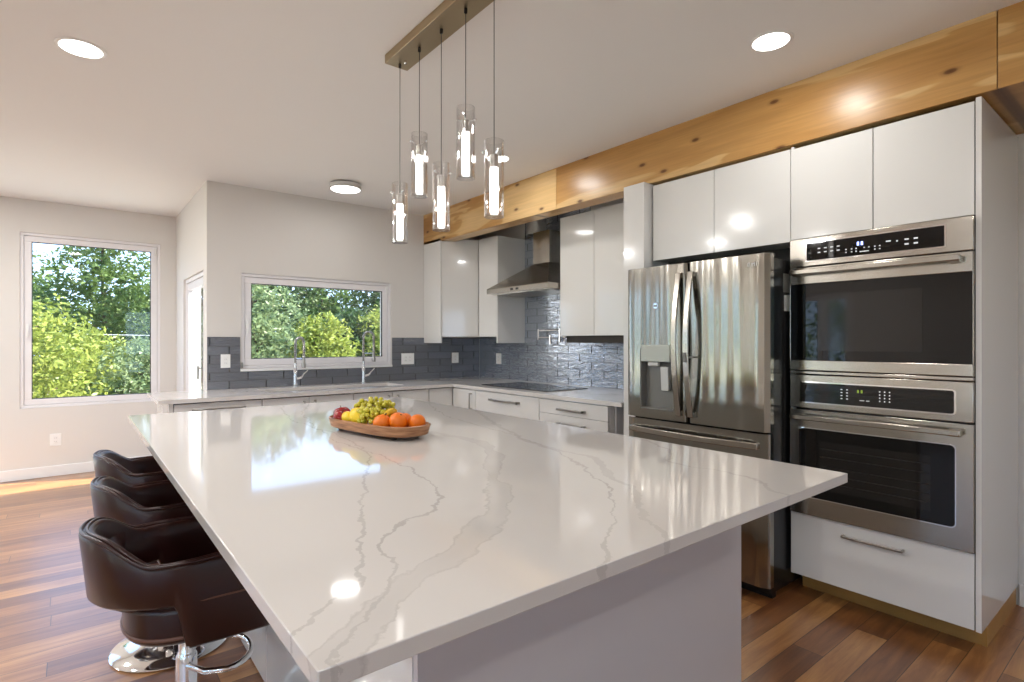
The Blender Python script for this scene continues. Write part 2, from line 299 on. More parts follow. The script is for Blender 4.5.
# ------------------------------------------------------------------ mesh helpers
class MB:
    """collects shapes (world coordinates); build() links them as one mesh object"""
    def __init__(s): s.v = []; s.f = []
    def add(s, vs, fs):
        o = len(s.v); s.v += [tuple(v) for v in vs]; s.f += [tuple(i+o for i in f) for f in fs]; return s
    def box(s, x0, x1, y0, y1, z0, z1):
        if x0 > x1: x0, x1 = x1, x0
        if y0 > y1: y0, y1 = y1, y0
        if z0 > z1: z0, z1 = z1, z0
        v = [(x, y, z) for z in (z0, z1) for y in (y0, y1) for x in (x0, x1)]
        return s.add(v, [(0, 2, 3, 1), (4, 5, 7, 6), (0, 1, 5, 4), (2, 6, 7, 3), (0, 4, 6, 2), (1, 3, 7, 5)])
    def tube(s, pts, r, seg=12, caps=True, closed=False):
        pts = [Vector(p) for p in pts]; n = len(pts); rs = r if isinstance(r, (list, tuple)) else [r]*n
        rings = []; up = None
        for i, p in enumerate(pts):
            if closed: d = (pts[(i+1) % n]-pts[i-1])
            else: d = (pts[min(i+1, n-1)]-pts[max(i-1, 0)])
            d.normalize()
            if up is None: up = d.orthogonal().normalized()
            up = (up-d*up.dot(d)).normalized(); sd = d.cross(up)
            rings.append([p+(up*math.cos(2*PI*k/seg)+sd*math.sin(2*PI*k/seg))*rs[i] for k in range(seg)])
        vs = [v for rg in rings for v in rg]; fs = []
        for i in range(n if closed else n-1):
            j = (i+1) % n
            for k in range(seg):
                k2 = (k+1) % seg; fs.append((i*seg+k, i*seg+k2, j*seg+k2, j*seg+k))
        if caps and not closed: fs += [tuple(range(seg-1, -1, -1)), tuple((n-1)*seg+k for k in range(seg))]
        return s.add(vs, fs)
    def lathe(s, prof, cx=0, cy=0, cz=0, seg=32, axis='z'):
        """prof: list of (radius, height) from bottom to top"""
        vs = []; fs = []; n = len(prof)
        for r, h in prof:
            for k in range(seg):
                a = 2*PI*k/seg; r_ = max(r, 1e-5)
                if axis == 'z': vs.append((cx+r_*math.cos(a), cy+r_*math.sin(a), cz+h))
                else: vs.append((cx+h, cy+r_*math.cos(a), cz+r_*math.sin(a)))
        for i in range(n-1):
            for k in range(seg):
                k2 = (k+1) % seg; fs.append((i*seg+k, i*seg+k2, (i+1)*seg+k2, (i+1)*seg+k))
        return s.add(vs, fs)
    def prism(s, poly, z0, z1, plane='xy'):
        """poly extruded: plane xy -> along z, 'yz' -> along x, 'xz' -> along y"""
        n = len(poly)
        if plane == 'xy': vs = [(a, b, z) for z in (z0, z1) for a, b in poly]
        elif plane == 'yz': vs = [(x, a, b) for x in (z0, z1) for a, b in poly]
        else: vs = [(a, y, b) for y in (z0, z1) for a, b in poly]
        fs = [tuple(range(n-1, -1, -1)), tuple(range(n, 2*n))]+[(i, (i+1) % n, n+(i+1) % n, n+i) for i in range(n)]
        return s.add(vs, fs)
    def frame(s, axis, c0, c1, a0, a1, z0, z1, t):
        """rectangular frame; axis 'y': lies in the xz plane between y=c0,c1; axis 'x': in the yz plane"""
        for (p, q, zz0, zz1) in ((a0, a1, z0, z0+t), (a0, a1, z1-t, z1), (a0, a0+t, z0+t, z1-t), (a1-t, a1, z0+t, z1-t)):
            if axis == 'y': s.box(p, q, c0, c1, zz0, zz1)
            else: s.box(c0, c1, p, q, zz0, zz1)
        return s
    def ico(s, c, r, sub=2, sc=(1, 1, 1)):
        bm = bmesh.new(); bmesh.ops.create_icosphere(bm, subdivisions=sub, radius=r)
        bm.verts.ensure_lookup_table()
        s.add([(c[0]+v.co.x*sc[0], c[1]+v.co.y*sc[1], c[2]+v.co.z*sc[2]) for v in bm.verts], [tuple(v.index for v in f.verts) for f in bm.faces]); bm.free(); return s
    def build(s, name, m, parent=None, bevel=0.0, smooth=False, recalc=True, origin=None, seg=2):
        og = Vector(origin) if origin is not None else (Vector(parent['_o']) if parent is not None and '_o' in parent else Vector((0, 0, 0)))
        me = bpy.data.meshes.new(name); me.from_pydata([tuple(Vector(v)-og) for v in s.v], [], s.f)
        if recalc:
            bm = bmesh.new(); bm.from_mesh(me); bmesh.ops.recalc_face_normals(bm, faces=bm.faces); bm.to_mesh(me); bm.free()
        me.materials.append(MATS[m] if isinstance(m, str) else m)
        if smooth:
            me.polygons.foreach_set('use_smooth', [True]*len(me.polygons))
            if smooth != 'all': me.set_sharp_from_angle(angle=math.radians(38))
        o = bpy.data.objects.new(name, me); C.objects.link(o)
        if parent is not None:
            o.parent = parent; o['_o'] = list(og)
        else: o.location = og; o['_o'] = list(og)
        if bevel:
            b = o.modifiers.new('bevel', 'BEVEL'); b.width = bevel; b.segments = seg; b.limit_method = 'ANGLE'; b.angle_limit = math.radians(35)
            me.polygons.foreach_set('use_smooth', [True]*len(me.polygons))
            if not smooth: me.set_sharp_from_angle(angle=math.radians(38))
            b.harden_normals = False
        return o
def thing(name, label, cat, loc, group=None):
    o = bpy.data.objects.new(name, None); C.objects.link(o); o.location = loc; o.empty_display_size = 0.1
    o['label'] = label; o['category'] = cat; o['_o'] = list(loc)
    if group: o['group'] = group
    return o
def tag(o, label, cat, group=None):
    o['label'] = label; o['category'] = cat
    if group: o['group'] = group
    return o
def struct(o): o['kind'] = 'structure'; return o
def box(*a): return MB().box(*a)

# ------------------------------------------------------------------ room shell
ZC = 2.715; XW = 3.75; YW = 5.31; XS = 0.895; YF = 7.10; XL = -3.3; YB = -3.4
def wall(name, axis, c0, c1, a0, a1, z0, z1, holes, m='wall_paint'):
    """slab with rectangular holes (a0,a1,z0,z1) through it"""
    As = sorted(set([a0, a1]+[h[0] for h in holes]+[h[1] for h in holes])); Zs = sorted(set([z0, z1]+[h[2] for h in holes]+[h[3] for h in holes]))
    inh = lambda a, z: any(h[0] < a < h[1] and h[2] < z < h[3] for h in holes)
    def P(a, c, z): return (a, c, z) if axis == 'y' else (c, a, z)
    mb = MB()
    na, nz = len(As)-1, len(Zs)-1
    solid = lambda i, j: 0 <= i < na and 0 <= j < nz and not inh((As[i]+As[i+1])/2, (Zs[j]+Zs[j+1])/2)
    for i in range(na):
        for j in range(nz):
            if not solid(i, j): continue
            A, B, Z0, Z1 = As[i], As[i+1], Zs[j], Zs[j+1]
            for c in (c0, c1): mb.add([P(A, c, Z0), P(B, c, Z0), P(B, c, Z1), P(A, c, Z1)], [(0, 1, 2, 3)])
            if not solid(i-1, j): mb.add([P(A, c0, Z0), P(A, c1, Z0), P(A, c1, Z1), P(A, c0, Z1)], [(0, 1, 2, 3)])
            if not solid(i+1, j): mb.add([P(B, c0, Z0), P(B, c1, Z0), P(B, c1, Z1), P(B, c0, Z1)], [(0, 1, 2, 3)])
            if not solid(i, j-1): mb.add([P(A, c0, Z0), P(A, c1, Z0), P(B, c1, Z0), P(B, c0, Z0)], [(0, 1, 2, 3)])
            if not solid(i, j+1): mb.add([P(A, c0, Z1), P(A, c1, Z1), P(B, c1, Z1), P(B, c0, Z1)], [(0, 1, 2, 3)])
    bmv = mb; o = bmv.build(name, m); bm = bmesh.new(); bm.from_mesh(o.data); bmesh.ops.remove_doubles(bm, verts=bm.verts, dist=1e-5); bmesh.ops.recalc_face_normals(bm, faces=bm.faces); bm.to_mesh(o.data); bm.free()
    return struct(o)
TH = 0.16
W1 = (-0.40, 0.748, 0.685, 2.395); W8 = (-3.05, -0.80, 0.05, 2.40); W2 = (1.168, 2.612, 1.092, 1.945)
D1 = (5.47, 6.58, 0.02, 1.97)
LW = [(3.30, 4.75, 0.03, 2.10), (-0.9, 1.7, 0.1, 2.4), (-3.1, -1.3, 0.1, 2.4), (5.15, 6.85, 0.1, 2.4)]  # after the patio door: unseen openings added for daylight
RW = [(-3.0, -1.5, 0.5, 2.3), (1.0, 2.2, 0.9, 2.2)]  # unseen rear openings, sized by the daylight they let in
wall('wall_far', 'y', YF, YF+TH, XL-TH, XS+0.0, 0, ZC, [W1, W8])
wall('wall_back', 'y', YW, YW+TH, XS, XW+TH, 0, ZC, [W2])
wall('wall_side', 'x', XS, XS+TH, YW+TH, YF+TH, 0, ZC, [D1])
wall('wall_right', 'x', XW, XW+TH, YB, YW, 0, ZC, [])
wall('wall_left', 'x', XL-TH, XL, YB, YF, 0, ZC, LW)
wall('wall_rear', 'y', YB-TH, YB, XL-TH, XW+TH, 0, ZC, RW)
fl = MB().prism([(XL-TH, YB-TH), (XW+TH, YB-TH), (XW+TH, YW+TH), (XS+TH, YW+TH), (XS+TH, YF+TH), (XL-TH, YF+TH)], -0.12, 0.0)
struct(fl.build('floor', 'plank_floor'))
ce = MB().prism([(XL-TH, YB-TH), (XW+TH, YB-TH), (XW+TH, YW+TH), (XS+TH, YW+TH), (XS+TH, YF+TH), (XL-TH, YF+TH)], ZC, ZC+0.10)
struct(ce.build('ceiling', 'ceiling_paint'))
def baseboard(name, *bx): struct(box(*bx).build(name, 'trim_white', bevel=0.004))
baseboard('baseboard_far', XL, XS, YF-0.015, YF, 0, 0.105)
baseboard('baseboard_right', XW-0.015, XW, YB, 0.575, 0, 0.11)
baseboard('baseboard_left', XL, XL+0.015, 1.8, 3.25, 0, 0.105)
baseboard('baseboard_rear', XL, XW, YB, YB+0.015, 0, 0.105)

def window(name, h, y, axis='y', inner=1, mullions=(), ft=0.085, handle=None, trim_sill=False):
    """outer frame, sash, gasket, pane, handle; y = the room-side face of the wall, inner = direction to the outside"""
    a0, a1, z0, z1 = h; s = inner
    root = MB().frame(axis, y+s*0.012, y+s*0.10, a0, a1, z0, z1, 0.028).build(name, 'vinyl_white', bevel=0.003); struct(root)
    def fr(nm, c0, c1, A0, A1, Z0, Z1, t, m): return MB().frame(axis, y+s*c0, y+s*c1, A0, A1, Z0, Z1, t).build(nm, m, root, bevel=0.003)
    edges = [a0+0.028]+list(mullions)+[a1-0.028]
    for i in range(len(edges)-1):
        A0, A1 = edges[i]+0.002, edges[i+1]-0.002
        fr('window_sash', 0.024, 0.085, A0, A1, z0+0.03, z1-0.03, ft-0.03, 'vinyl_white')
        t = ft-0.03
        fr('gasket', 0.03, 0.06, A0+t-0.002, A1-t+0.002, z0+0.03+t-0.002, z1-0.03-t+0.002, 0.008, 'gasket_black')
        c0, c1 = y+s*0.044, y+s*0.050
        q = (A0+t, A1-t, c0, c1, z0+t+0.03, z1-t-0.03) if axis == 'y' else (c0, c1, A0+t, A1-t, z0+t+0.03, z1-t-0.03)
        box(*q).build('window_pane', 'window_glass', root)
    if handle:
        hx, hz = handle
        if axis == 'y':
            MB().box(hx-0.012, hx+0.012, y+0.012, y+0.024, hz-0.035, hz+0.035).box(hx-0.010, hx+0.010, y-0.012, y+0.004, hz-0.09, hz+0.015).box(hx-0.007, hx+0.007, y-0.002, y+0.014, hz-0.008, hz+0.008).build('window_handle', 'trim_white', root, bevel=0.003)
    return root
w1 = window('window_1', W1, YF, handle=(W1[0]+0.055, 1.47))
w2 = window('window_2', W2, YW, handle=(W2[0]+0.05, 1.50))
MB().box(W2[0]-0.012, W2[1]+0.01, YW-0.016, YW+0.03, W2[2]-0.022, W2[2]).build('window_sill', 'trim_white', w2, bevel=0.003)
MB().box(W2[0]-0.006, W2[0]+0.012, YW-0.01, YW+0.02, 1.10, 1.15).build('hinge_cover', 'brushed_nickel', w2, bevel=0.002)
MB().box(W2[1]-0.05, W2[1]-0.035, YW+0.005, YW+0.03, 1.83, 1.905).build('hinge_cover', 'trim_white', w2, bevel=0.002)
MB().box(W1[1]-0.05, W1[1]-0.035, YF+0.005, YF+0.03, 2.27, 2.35).build('hinge_cover', 'trim_white', w1, bevel=0.002)
# glazed side door, seen almost edge-on
def glazed_door(name, h, x, s, splits):
    a0, a1, z0, z1 = h
    root = MB().frame('x', x+s*0.02, x+s*0.10, a0, a1, z0, z1, 0.04).build(name, 'vinyl_white', bevel=0.004); struct(root)
    e = [a0+0.04]+list(splits)+[a1-0.04]
    for i in range(len(e)-1):
        lf = MB().frame('x', x+s*0.03, x+s*0.08, e[i]+0.003, e[i+1]-0.003, z0+0.042, z1-0.042, 0.075).build('door_leaf', 'vinyl_white', root, bevel=0.004)
        box(x+s*0.052, x+s*0.058, e[i]+0.07, e[i+1]-0.07, z0+0.11, z1-0.11).build('door_pane', 'window_glass', lf)
    return root
d1 = glazed_door('door_1', D1, XS, 1, [])
MB().box(XS+0.0, XS+0.03, 5.54, 5.565, 0.98, 1.16).box(XS-0.035, XS-0.02, 5.545, 5.56, 1.0, 1.12).box(XS-0.03, XS+0.01, 5.547, 5.558, 1.09, 1.105).build('door_handle', 'brushed_nickel', d1, bevel=0.002)
glazed_door('door_2', LW[0], XL, -1, [3.74])
window('added_window_3', LW[1], XL, 'x', -1, mullions=(0.6,))  # out of view, added to let daylight in from the left
window('added_window_4', LW[2], XL, 'x', -1)
window('added_window_7', LW[3], XL, 'x', -1)  # unseen, added to brighten the dining end
window('window_8', W8, YF, 'y', 1, mullions=(-1.92,))
window('added_window_5', RW[0], YB, 'y', -1, mullions=())  # rear windows are unseen, put in as daylight sources
window('added_window_6', RW[1], YB, 'y', -1, mullions=())

# ------------------------------------------------------------------ beam
bt = thing('ceiling_beam', 'long honey-coloured knotty wooden beam under the ceiling above the white wall cabinets', 'beam', (3.07, 2.5, 2.39))
BX0, BX1 = 3.0, 3.15
box(BX0+0.012, BX1, -1.2, YW, 2.40, ZC).build('beam_core', 'hickory', bt)
for y0, y1 in ((-1.2, 0.526), (0.529, 3.195), (3.198, YW)):
    box(BX0, BX0+0.012, y0, y1, 2.388, ZC).build('face_board', 'hickory', bt, bevel=0.0015, origin=(bt['_o'][0], bt['_o'][1]+y0*1.7, 2.39)).location = (0, y0*1.7, 0)
box(BX0+0.012, BX1, -1.2, YW, 2.388, 2.40).build('soffit_board', 'hickory', bt)
box(BX1, XW, -1.2, 0.594, 2.388, ZC).build('end_block', 'hickory', bt)

# ------------------------------------------------------------------ pulls
def bar_pull(parent, x, y0, y1, z, m='brushed_nickel', name='handle', t=0.011, out=0.034):
    """horizontal pull on a face x = const that looks to -x"""
    return MB().box(x-out, x-out+t, y0, y1, z-t/2, z+t/2).box(x-out, x, y0, y0+t, z-t/2, z+t/2).box(x-out, x, y1-t, y1, z-t/2, z+t/2).build(name, m, parent, bevel=0.003)
def bar_pull_y(parent, y, x0, x1, z, t=0.011, out=0.034):
    return MB().box(x0, x1, y-out, y-out+t, z-t/2, z+t/2).box(x0, x0+t, y-out, y, z-t/2, z+t/2).box(x1-t, x1, y-out, y, z-t/2, z+t/2).build('handle', 'brushed_nickel', parent, bevel=0.003)

# ------------------------------------------------------------------ oven tower
XF = 3.0
tw = thing('oven_cabinet', 'tall glossy white cabinet that houses the two built-in ovens at the right', 'cabinet', (3.35, 0.98, 0))
TY0, TY1 = 0.578, 1.366
MB().box(XF+0.0, XW-0.002, TY0, TY0+0.02, 0.103, 2.375).build('side_panel', 'lacquer_white', tw, bevel=0.001)
MB().box(XF+0.005, XW-0.002, TY1-0.012, TY1+0.004, 0.103, 2.375).build('side_panel', 'lacquer_white', tw, bevel=0.001)
MB().box(XF+0.03, XW-0.002, TY0+0.02, TY1-0.012, 0.103, 0.43).box(XF+0.03, XW-0.002, TY0+0.02, TY1-0.012, 1.885, 2.372).box(3.64, XW-0.002, TY0+0.02, TY1-0.012, 0.43, 1.885).build('carcass', 'carcass_dark', tw)
MB().box(XF+0.125, XW-0.02, TY0+0.006, TY1-0.004, 0.0, 0.103).build('plinth', 'plinth_oak', tw, bevel=0.001)
dr = MB().box(XF, XF+0.022, TY0+0.024, TY1-0.004, 0.106, 0.432).build('drawer', 'lacquer_white', tw, bevel=0.0015)
bar_pull(dr, XF, 0.853, 1.113, 0.372)
for y0, y1 in ((TY0+0.024, 0.980), (0.984, TY1-0.004)):
    MB().box(XF, XF+0.022, y0, y1, 1.879, 2.362).build('door', 'lacquer_white', tw, bevel=0.0015)

def rounded(y0, y1, z0, z1, r, n=5):
    pts = []
    for cy, cz, a in ((y1-r, z0+r, -PI/2), (y1-r, z1-r, 0), (y0+r, z1-r, PI/2), (y0+r, z0+r, PI)):
        for k in range(n+1):
            t = a+PI/2*k/n; pts.append((cy+r*math.cos(t), cz+r*math.sin(t)))
    return pts
def ring_yz(mb, outer, inner, x0, x1):
    n = len(outer)
    vs = [(x, a, b) for x in (x0, x1) for poly in (outer, inner) for a, b in poly]
    fs = []
    for i in range(n):
        j = (i+1) % n
        fs += [(i, j, n+j, n+i), (2*n+i, 3*n+i, 3*n+j, 2*n+j), (i, 2*n+i, 2*n+j, j), (n+i, n+j, 3*n+j, 3*n+i)]
    mb.add(vs, fs); return mb
OY0, OY1 = 0.600, 1.362
XO = 2.975
def oven(name, label, ztop, zc0, zc1, zd1, zd0, cpan, glassr, inner, round_r, keys, hz):
    o = thing(name, label, 'oven', (3.3, 0.984, zd0))
    MB().box(XO+0.03, 3.62, OY0+0.02, OY1-0.02, zd0+0.01, ztop-0.005).build('housing', 'appliance_black', o)
    cp = MB().box(XO, XO+0.03, OY0, OY1, zc0, zc1).build('control_panel', 'steel', o, bevel=0.003)
    ky0, ky1, kz0, kz1 = cpan
    MB().prism(rounded(ky0, ky1, kz0, kz1, 0.010 if round_r else 0.002), XO-0.002, XO+0.004, 'yz').build('control_glass', 'black_glass', cp)
    ring_yz(MB(), rounded(ky0-0.006, ky1+0.006, kz0-0.006, kz1+0.006, 0.014 if round_r else 0.003), rounded(ky0, ky1, kz0, kz1, 0.010 if round_r else 0.002), XO-0.003, XO+0.004).build('control_bezel', 'chrome', cp)
    for (y, z, wy, wz) in keys['k']: box(XO-0.0026, XO-0.0019, y-wy/2, y+wy/2, z-wz/2, z+wz/2).build('key_mark', 'key_white', cp)
    for (y, z, h) in keys['d']:        # seven-segment figures
        ww = h*0.5; t = h*0.14; dm = MB()
        for (a0, a1, b0, b1) in ((-ww/2, ww/2, h/2-t, h/2), (-ww/2, ww/2, -t/2, t/2), (-ww/2, ww/2, -h/2, -h/2+t), (-ww/2, -ww/2+t, -h/2, h/2), (ww/2-t, ww/2, -h/2, h/2)):
            dm.box(XO-0.0026, XO-0.0019, y+a0, y+a1, z+b0, z+b1)
        dm.build('display_figure', keys['m'], cp)
    gy0, gy1, gz0, gz1 = glassr
    rr = 0.018 if round_r else 0.001
    door = MB(); ring_yz(door, rounded(OY0, OY1, zd0, zd1, 0.001), rounded(gy0, gy1, gz0, gz1, rr), XO, XO+0.03)
    door = door.build('door', 'steel', o, bevel=0.002)
    MB().prism(rounded(gy0, gy1, gz0, gz1, rr), XO+0.002, XO+0.012, 'yz').build('door_glass', 'black_glass', door)
    if round_r: ring_yz(MB(), rounded(gy0-0.005, gy1+0.005, gz0-0.005, gz1+0.005, rr+0.004), rounded(gy0, gy1, gz0, gz1, rr), XO-0.003, XO+0.003).build('glass_bezel', 'chrome', door)
    iy0, iy1, iz0, iz1 = inner
    MB().box(XO+0.0008, XO+0.003, iy0, iy1, iz0, iz1).build('inner_window', 'oven_window', door)
    if keys.get('racks'):
        rk = MB()
        for z in keys['racks']: rk.box(XO+0.0002, XO+0.001, iy0+0.004, iy1-0.004, z, z+0.003)
        rk.build('rack', 'oven_rack', door)
    # handle: flat bar with chunky end brackets
    h = MB().box(XO-0.055, XO-0.035, OY0+0.035, OY1-0.02, hz-0.013, hz+0.013)
    h.build('handle', 'steel', door, bevel=0.004)
    for y in (OY0+0.045, OY1-0.065): MB().prism([(XO-0.050, hz-0.014), (XO, hz-0.022), (XO, hz+0.012), (XO-0.04, hz+0.008)], y-0.005, y+0.035, 'xz').build('handle_bracket', 'steel', door, bevel=0.003)
    return o
ks = {'k': [], 'd': [(1.02, 1.812, 0.017), (1.037, 1.812, 0.017)], 'm': 'digit_blue'}
for i, y in enumerate((1.215, 1.185, 1.155, 1.125)):
    for z in (1.812, 1.792): ks['k'].append((y, z, 0.013, 0.005))
for y in (1.09, 1.065, 1.045, 0.965, 0.945):
    for z in (1.79, 1.776): ks['k'].append((y, z, 0.006, 0.005))
ks['k'] += [(1.01, 1.79, 0.006, 0.004), (0.99, 1.79, 0.006, 0.004), (1.01, 1.772, 0.04, 0.004), (0.91, 1.806, 0.02, 0.006), (0.875, 1.802, 0.006, 0.006)]
for y in (0.838, 0.803):
    for z in (1.805, 1.783): ks['k'].append((y, z, 0.016, 0.007))
oven('microwave_oven', 'upper stainless built-in oven with white key marks and plain black glass door', 1.873, 1.727, 1.873, 1.722, 1.189,
     (0.699, 1.275, 1.755, 1.845), (OY0+0.004, OY1-0.004, 1.24, 1.636), (0.78, 1.22, 1.29, 1.58), False, ks, 1.695)
ks = {'k': [], 'd': [(1.037, 1.095, 0.014), (1.021, 1.095, 0.014)], 'm': 'digit_green', 'racks': (0.62, 0.66, 0.70, 0.75, 0.79)}
for y in (1.11, 1.085):
    for z in (1.10, 1.085, 1.07, 1.055): ks['k'].append((y, z, 0.008, 0.004))
for y in (0.945, 0.925, 0.905):
    for z in (1.10, 1.085, 1.07, 1.055): ks['k'].append((y, z, 0.005, 0.005))
ks['k'] += [(1.02, 1.052, 0.02, 0.003), (0.995, 1.052, 0.014, 0.003)]
oven('built_in_oven', 'lower stainless built-in oven with rounded window showing racks', 1.178, 0.992, 1.165, 0.984, 0.440,
     (0.665, 1.305, 1.025, 1.125), (0.662, 1.308, 0.535, 0.888), (0.75, 1.215, 0.583, 0.828), True, ks, 0.948)
tr_ = MB().box(XO, XO+0.03, OY0, OY1, 1.169, 1.185).build('oven_trim_strip', 'steel', bevel=0.003); tag(tr_, 'thin stainless strip between the upper and lower built-in ovens', 'trim strip')

# ------------------------------------------------------------------ cabinets above the fridge, pillar
oc = thing('over_fridge_cabinet', 'white two-door wall cabinet above the steel refrigerator', 'cabinet', (3.35, 1.83, 1.87))
MB().box(XF+0.024, XW-0.002, 1.372, 2.276, 1.872, 2.37).build('carcass', 'lacquer_white', oc)
MB().box(XF+0.2, XF+0.22, 1.372, 2.276, 1.80, 1.872).build('gap_shade_strip', 'carcass_dark', oc)  # dark strip stands in for the shade between fridge and cabinet
for y0, y1 in ((1.372, 1.817), (1.821, 2.262)): MB().box(XF, XF+0.022, y0, y1, 1.870, 2.366).build('door', 'lacquer_white', oc, bevel=0.0015)
pl = box(2.93, XW-0.002, 2.282, 2.452, 0.0, 2.385).build('pillar_panel', 'lacquer_white', bevel=0.001, origin=(3.3, 2.37, 0)); tag(pl, 'white full-height pillar panel standing left of the steel refrigerator', 'panel')

# ------------------------------------------------------------------ refrigerator
fr = thing('refrigerator', 'stainless french-door refrigerator with dispenser between the pillar panel and ovens', 'refrigerator', (3.1, 1.82, 0))
FX = 2.75
MB().box(FX+0.065, 3.66, 1.385, 2.262, 0.03, 1.775).build('body', 'appliance_black', fr, bevel=0.004)
def fridge_door(y0, y1, z0, z1, nm, notch=None, bow=0.006):
    """slightly bowed front with rounded vertical edges"""
    n = 22; prof = []
    for k in range(n+1):
        t = k/n; y = y0+(y1-y0)*t; e = min(t, 1-t)*(y1-y0); x = FX+bow-bow*math.sin(PI*t)
        if e < 0.02: x += 0.02*(1-math.sqrt(max(0, 1-(1-e/0.02)**2)))
        prof.append((x, y))
    poly = prof+[(FX+0.062, y1), (FX+0.062, y0)]
    return MB().prism(poly, z0, z1).build(nm, 'steel_wavy', fr, smooth=True)
rd = fridge_door(1.368, 1.842, 0.872, 1.79, 'door')
# left door with dispenser niche built from four bowed pieces
DY0, DY1, DZ0, DZ1 = 1.930, 2.172, 0.925, 1.295
def bowx(y, y0=1.848, y1=2.28):
    t = (y-y0)/(y1-y0); e = min(t, 1-t)*(y1-y0); x = FX+0.006-0.006*math.sin(PI*max(0, min(1, t)))
    if e < 0.02: x += 0.02*(1-math.sqrt(max(0, 1-(1-max(e, 0)/0.02)**2)))
    return x
ld = MB()
def strip(y0, y1, z0, z1):
    ys = [y0+(y1-y0)*k/14 for k in range(15)]
    ld.prism([(bowx(y), y) for y in ys]+[(FX+0.062, y1), (FX+0.062, y0)], z0, z1)
strip(1.848, DY0, 0.872, 1.79); strip(DY1, 2.28, 0.872, 1.79); strip(DY0, DY1, DZ1, 1.79); strip(DY0, DY1, 0.872, DZ0)
ldo = ld.build('door', 'steel_wavy', fr, smooth=True)
ldo['label'] = 'stainless door with a water dispenser'
dsp = MB().box(FX+0.055, FX+0.061, DY0, DY1, DZ0, DZ1).box(FX+0.004, FX+0.06, DY0, DY0+0.006, DZ0, DZ1).box(FX+0.004, FX+0.06, DY1-0.006, DY1, DZ0, DZ1).box(FX+0.004, FX+0.06, DY0, DY1, DZ0, DZ0+0.008).box(FX+0.004, FX+0.06, DY0, DY1, DZ1-0.006, DZ1).build('dispenser', 'grey_plastic', fr, bevel=0.001)
MB().box(FX-0.008, FX+0.02, DY0+0.02, DY1-0.012, 1.215, 1.315).build('display', 'display_panel', dsp, bevel=0.003)
MB().box(FX-0.001, FX+0.03, 2.04, 2.115, 1.188, 1.212).build('nozzle', 'light_plastic', dsp, bevel=0.006)
MB().prism([(FX+0.01, 1.185), (FX+0.045, 1.185), (FX+0.04, 1.05), (FX+0.02, 1.04)], 1.975, 2.03, 'xz').build('paddle', 'light_plastic', dsp, bevel=0.004)
MB().box(FX+0.045, FX+0.056, DY0+0.006, 1.965, 1.05, 1.27).build('paddle_slot', 'appliance_black', dsp)
for sgn, yc in ((1, 1.885), (-1, 1.806)):
    pts = []; n = 18
    for k in range(n+1):
        t = k/n; z = 0.905+(1.735-0.905)*t; bow = math.sin(PI*t); pts.append((FX-0.014-0.05*bow, yc+0*sgn, z))
    mb = MB(); hw = 0.017; ht = 0.007
    vs = []; fs = []
    for (x, y, z) in pts: vs += [(x-ht, y-hw, z), (x-ht, y+hw, z), (x+ht, y+hw, z), (x+ht, y-hw, z)]
    for k in range(n):
        for a in range(4): b_ = (a+1) % 4; fs.append((4*k+a, 4*k+b_, 4*k+4+b_, 4*k+4+a))
    fs += [(3, 2, 1, 0), (4*n, 4*n+1, 4*n+2, 4*n+3)]
    mb.add(vs, fs)
    mb.box(FX-0.012, FX+0.012, yc-0.015, yc+0.015, 0.905, 0.935).box(FX-0.012, FX+0.012, yc-0.015, yc+0.015, 1.705, 1.735)
    mb.build('handle', 'steel_vertical', rd if sgn < 0 else ldo, bevel=0.004, smooth=True)
MB().box(FX-0.075, FX-0.07, 1.797, 1.815, 1.22, 1.275).box(FX-0.07, FX+0.004, 1.802, 1.81, 1.243, 1.252).build('door_button', 'grey_plastic', rd, bevel=0.001)
fd = fridge_door(1.368, 2.28, 0.075, 0.862, 'freezer_drawer')
pts = [(FX-0.02-0.04*math.sin(PI*k/16), 1.41+0.83*k/16, 0.80) for k in range(17)]
vs = []; fs = []
for (x, y, z) in pts: vs += [(x-0.007, y, z-0.017), (x-0.007, y, z+0.017), (x+0.007, y, z+0.017), (x+0.007, y, z-0.017)]
for k in range(16):
    for a in range(4): b_ = (a+1) % 4; fs.append((4*k+a, 4*k+b_, 4*k+4+b_, 4*k+4+a))
fs += [(3, 2, 1, 0), (64, 65, 66, 67)]
MB().add(vs, fs).box(FX-0.02, FX+0.01, 1.412, 1.435, 0.785, 0.815).box(FX-0.02, FX+0.01, 2.215, 2.238, 0.785, 0.815).build('handle', 'steel', fd, bevel=0.004, smooth=True)
for y in (1.40, 2.25): MB().box(FX+0.02, FX+0.10, y-0.025, y+0.025, 1.778, 1.795).build('hinge_cover', 'appliance_black', fr, bevel=0.004)
MB().box(FX+0.09, FX+0.13, 1.39, 2.26, 0.0, 0.075).build('kick_grille', 'appliance_black', fr)
MB().lathe([(0.002, 0.0), (0.021, 0.0), (0.021, -0.002), (0.002, -0.002)], FX+0.001, 2.055, 1.553, 24, 'x').build('round_badge', 'grey_plastic', ldo)
MB().lathe([(0.0145, -0.0022), (0.017, -0.0022), (0.017, -0.0032), (0.0145, -0.0032), (0.0145, -0.0022)], FX+0.001, 2.055, 1.553, 24, 'x').box(FX-0.002, FX-0.0012, 2.047, 2.064, 1.541, 1.546).box(FX-0.002, FX-0.0012, 2.048, 2.063, 1.558, 1.564).build('badge_mark', 'chrome', ldo)
lg = MB()
for y, hh in ((1.475, 0.016), (1.466, 0.02), (1.45, 0.013), (1.437, 0.018), (1.426, 0.02)):
    lg.box(FX-0.0025, FX-0.001, y-0.0014, y+0.0014, 1.728, 1.728+hh)
lg.box(FX-0.0025, FX-0.001, 1.466, 1.476, 1.727, 1.730).box(FX-0.0025, FX-0.001, 1.437, 1.452, 1.740, 1.743).build('brand_lettering', 'outlet_white', rd)
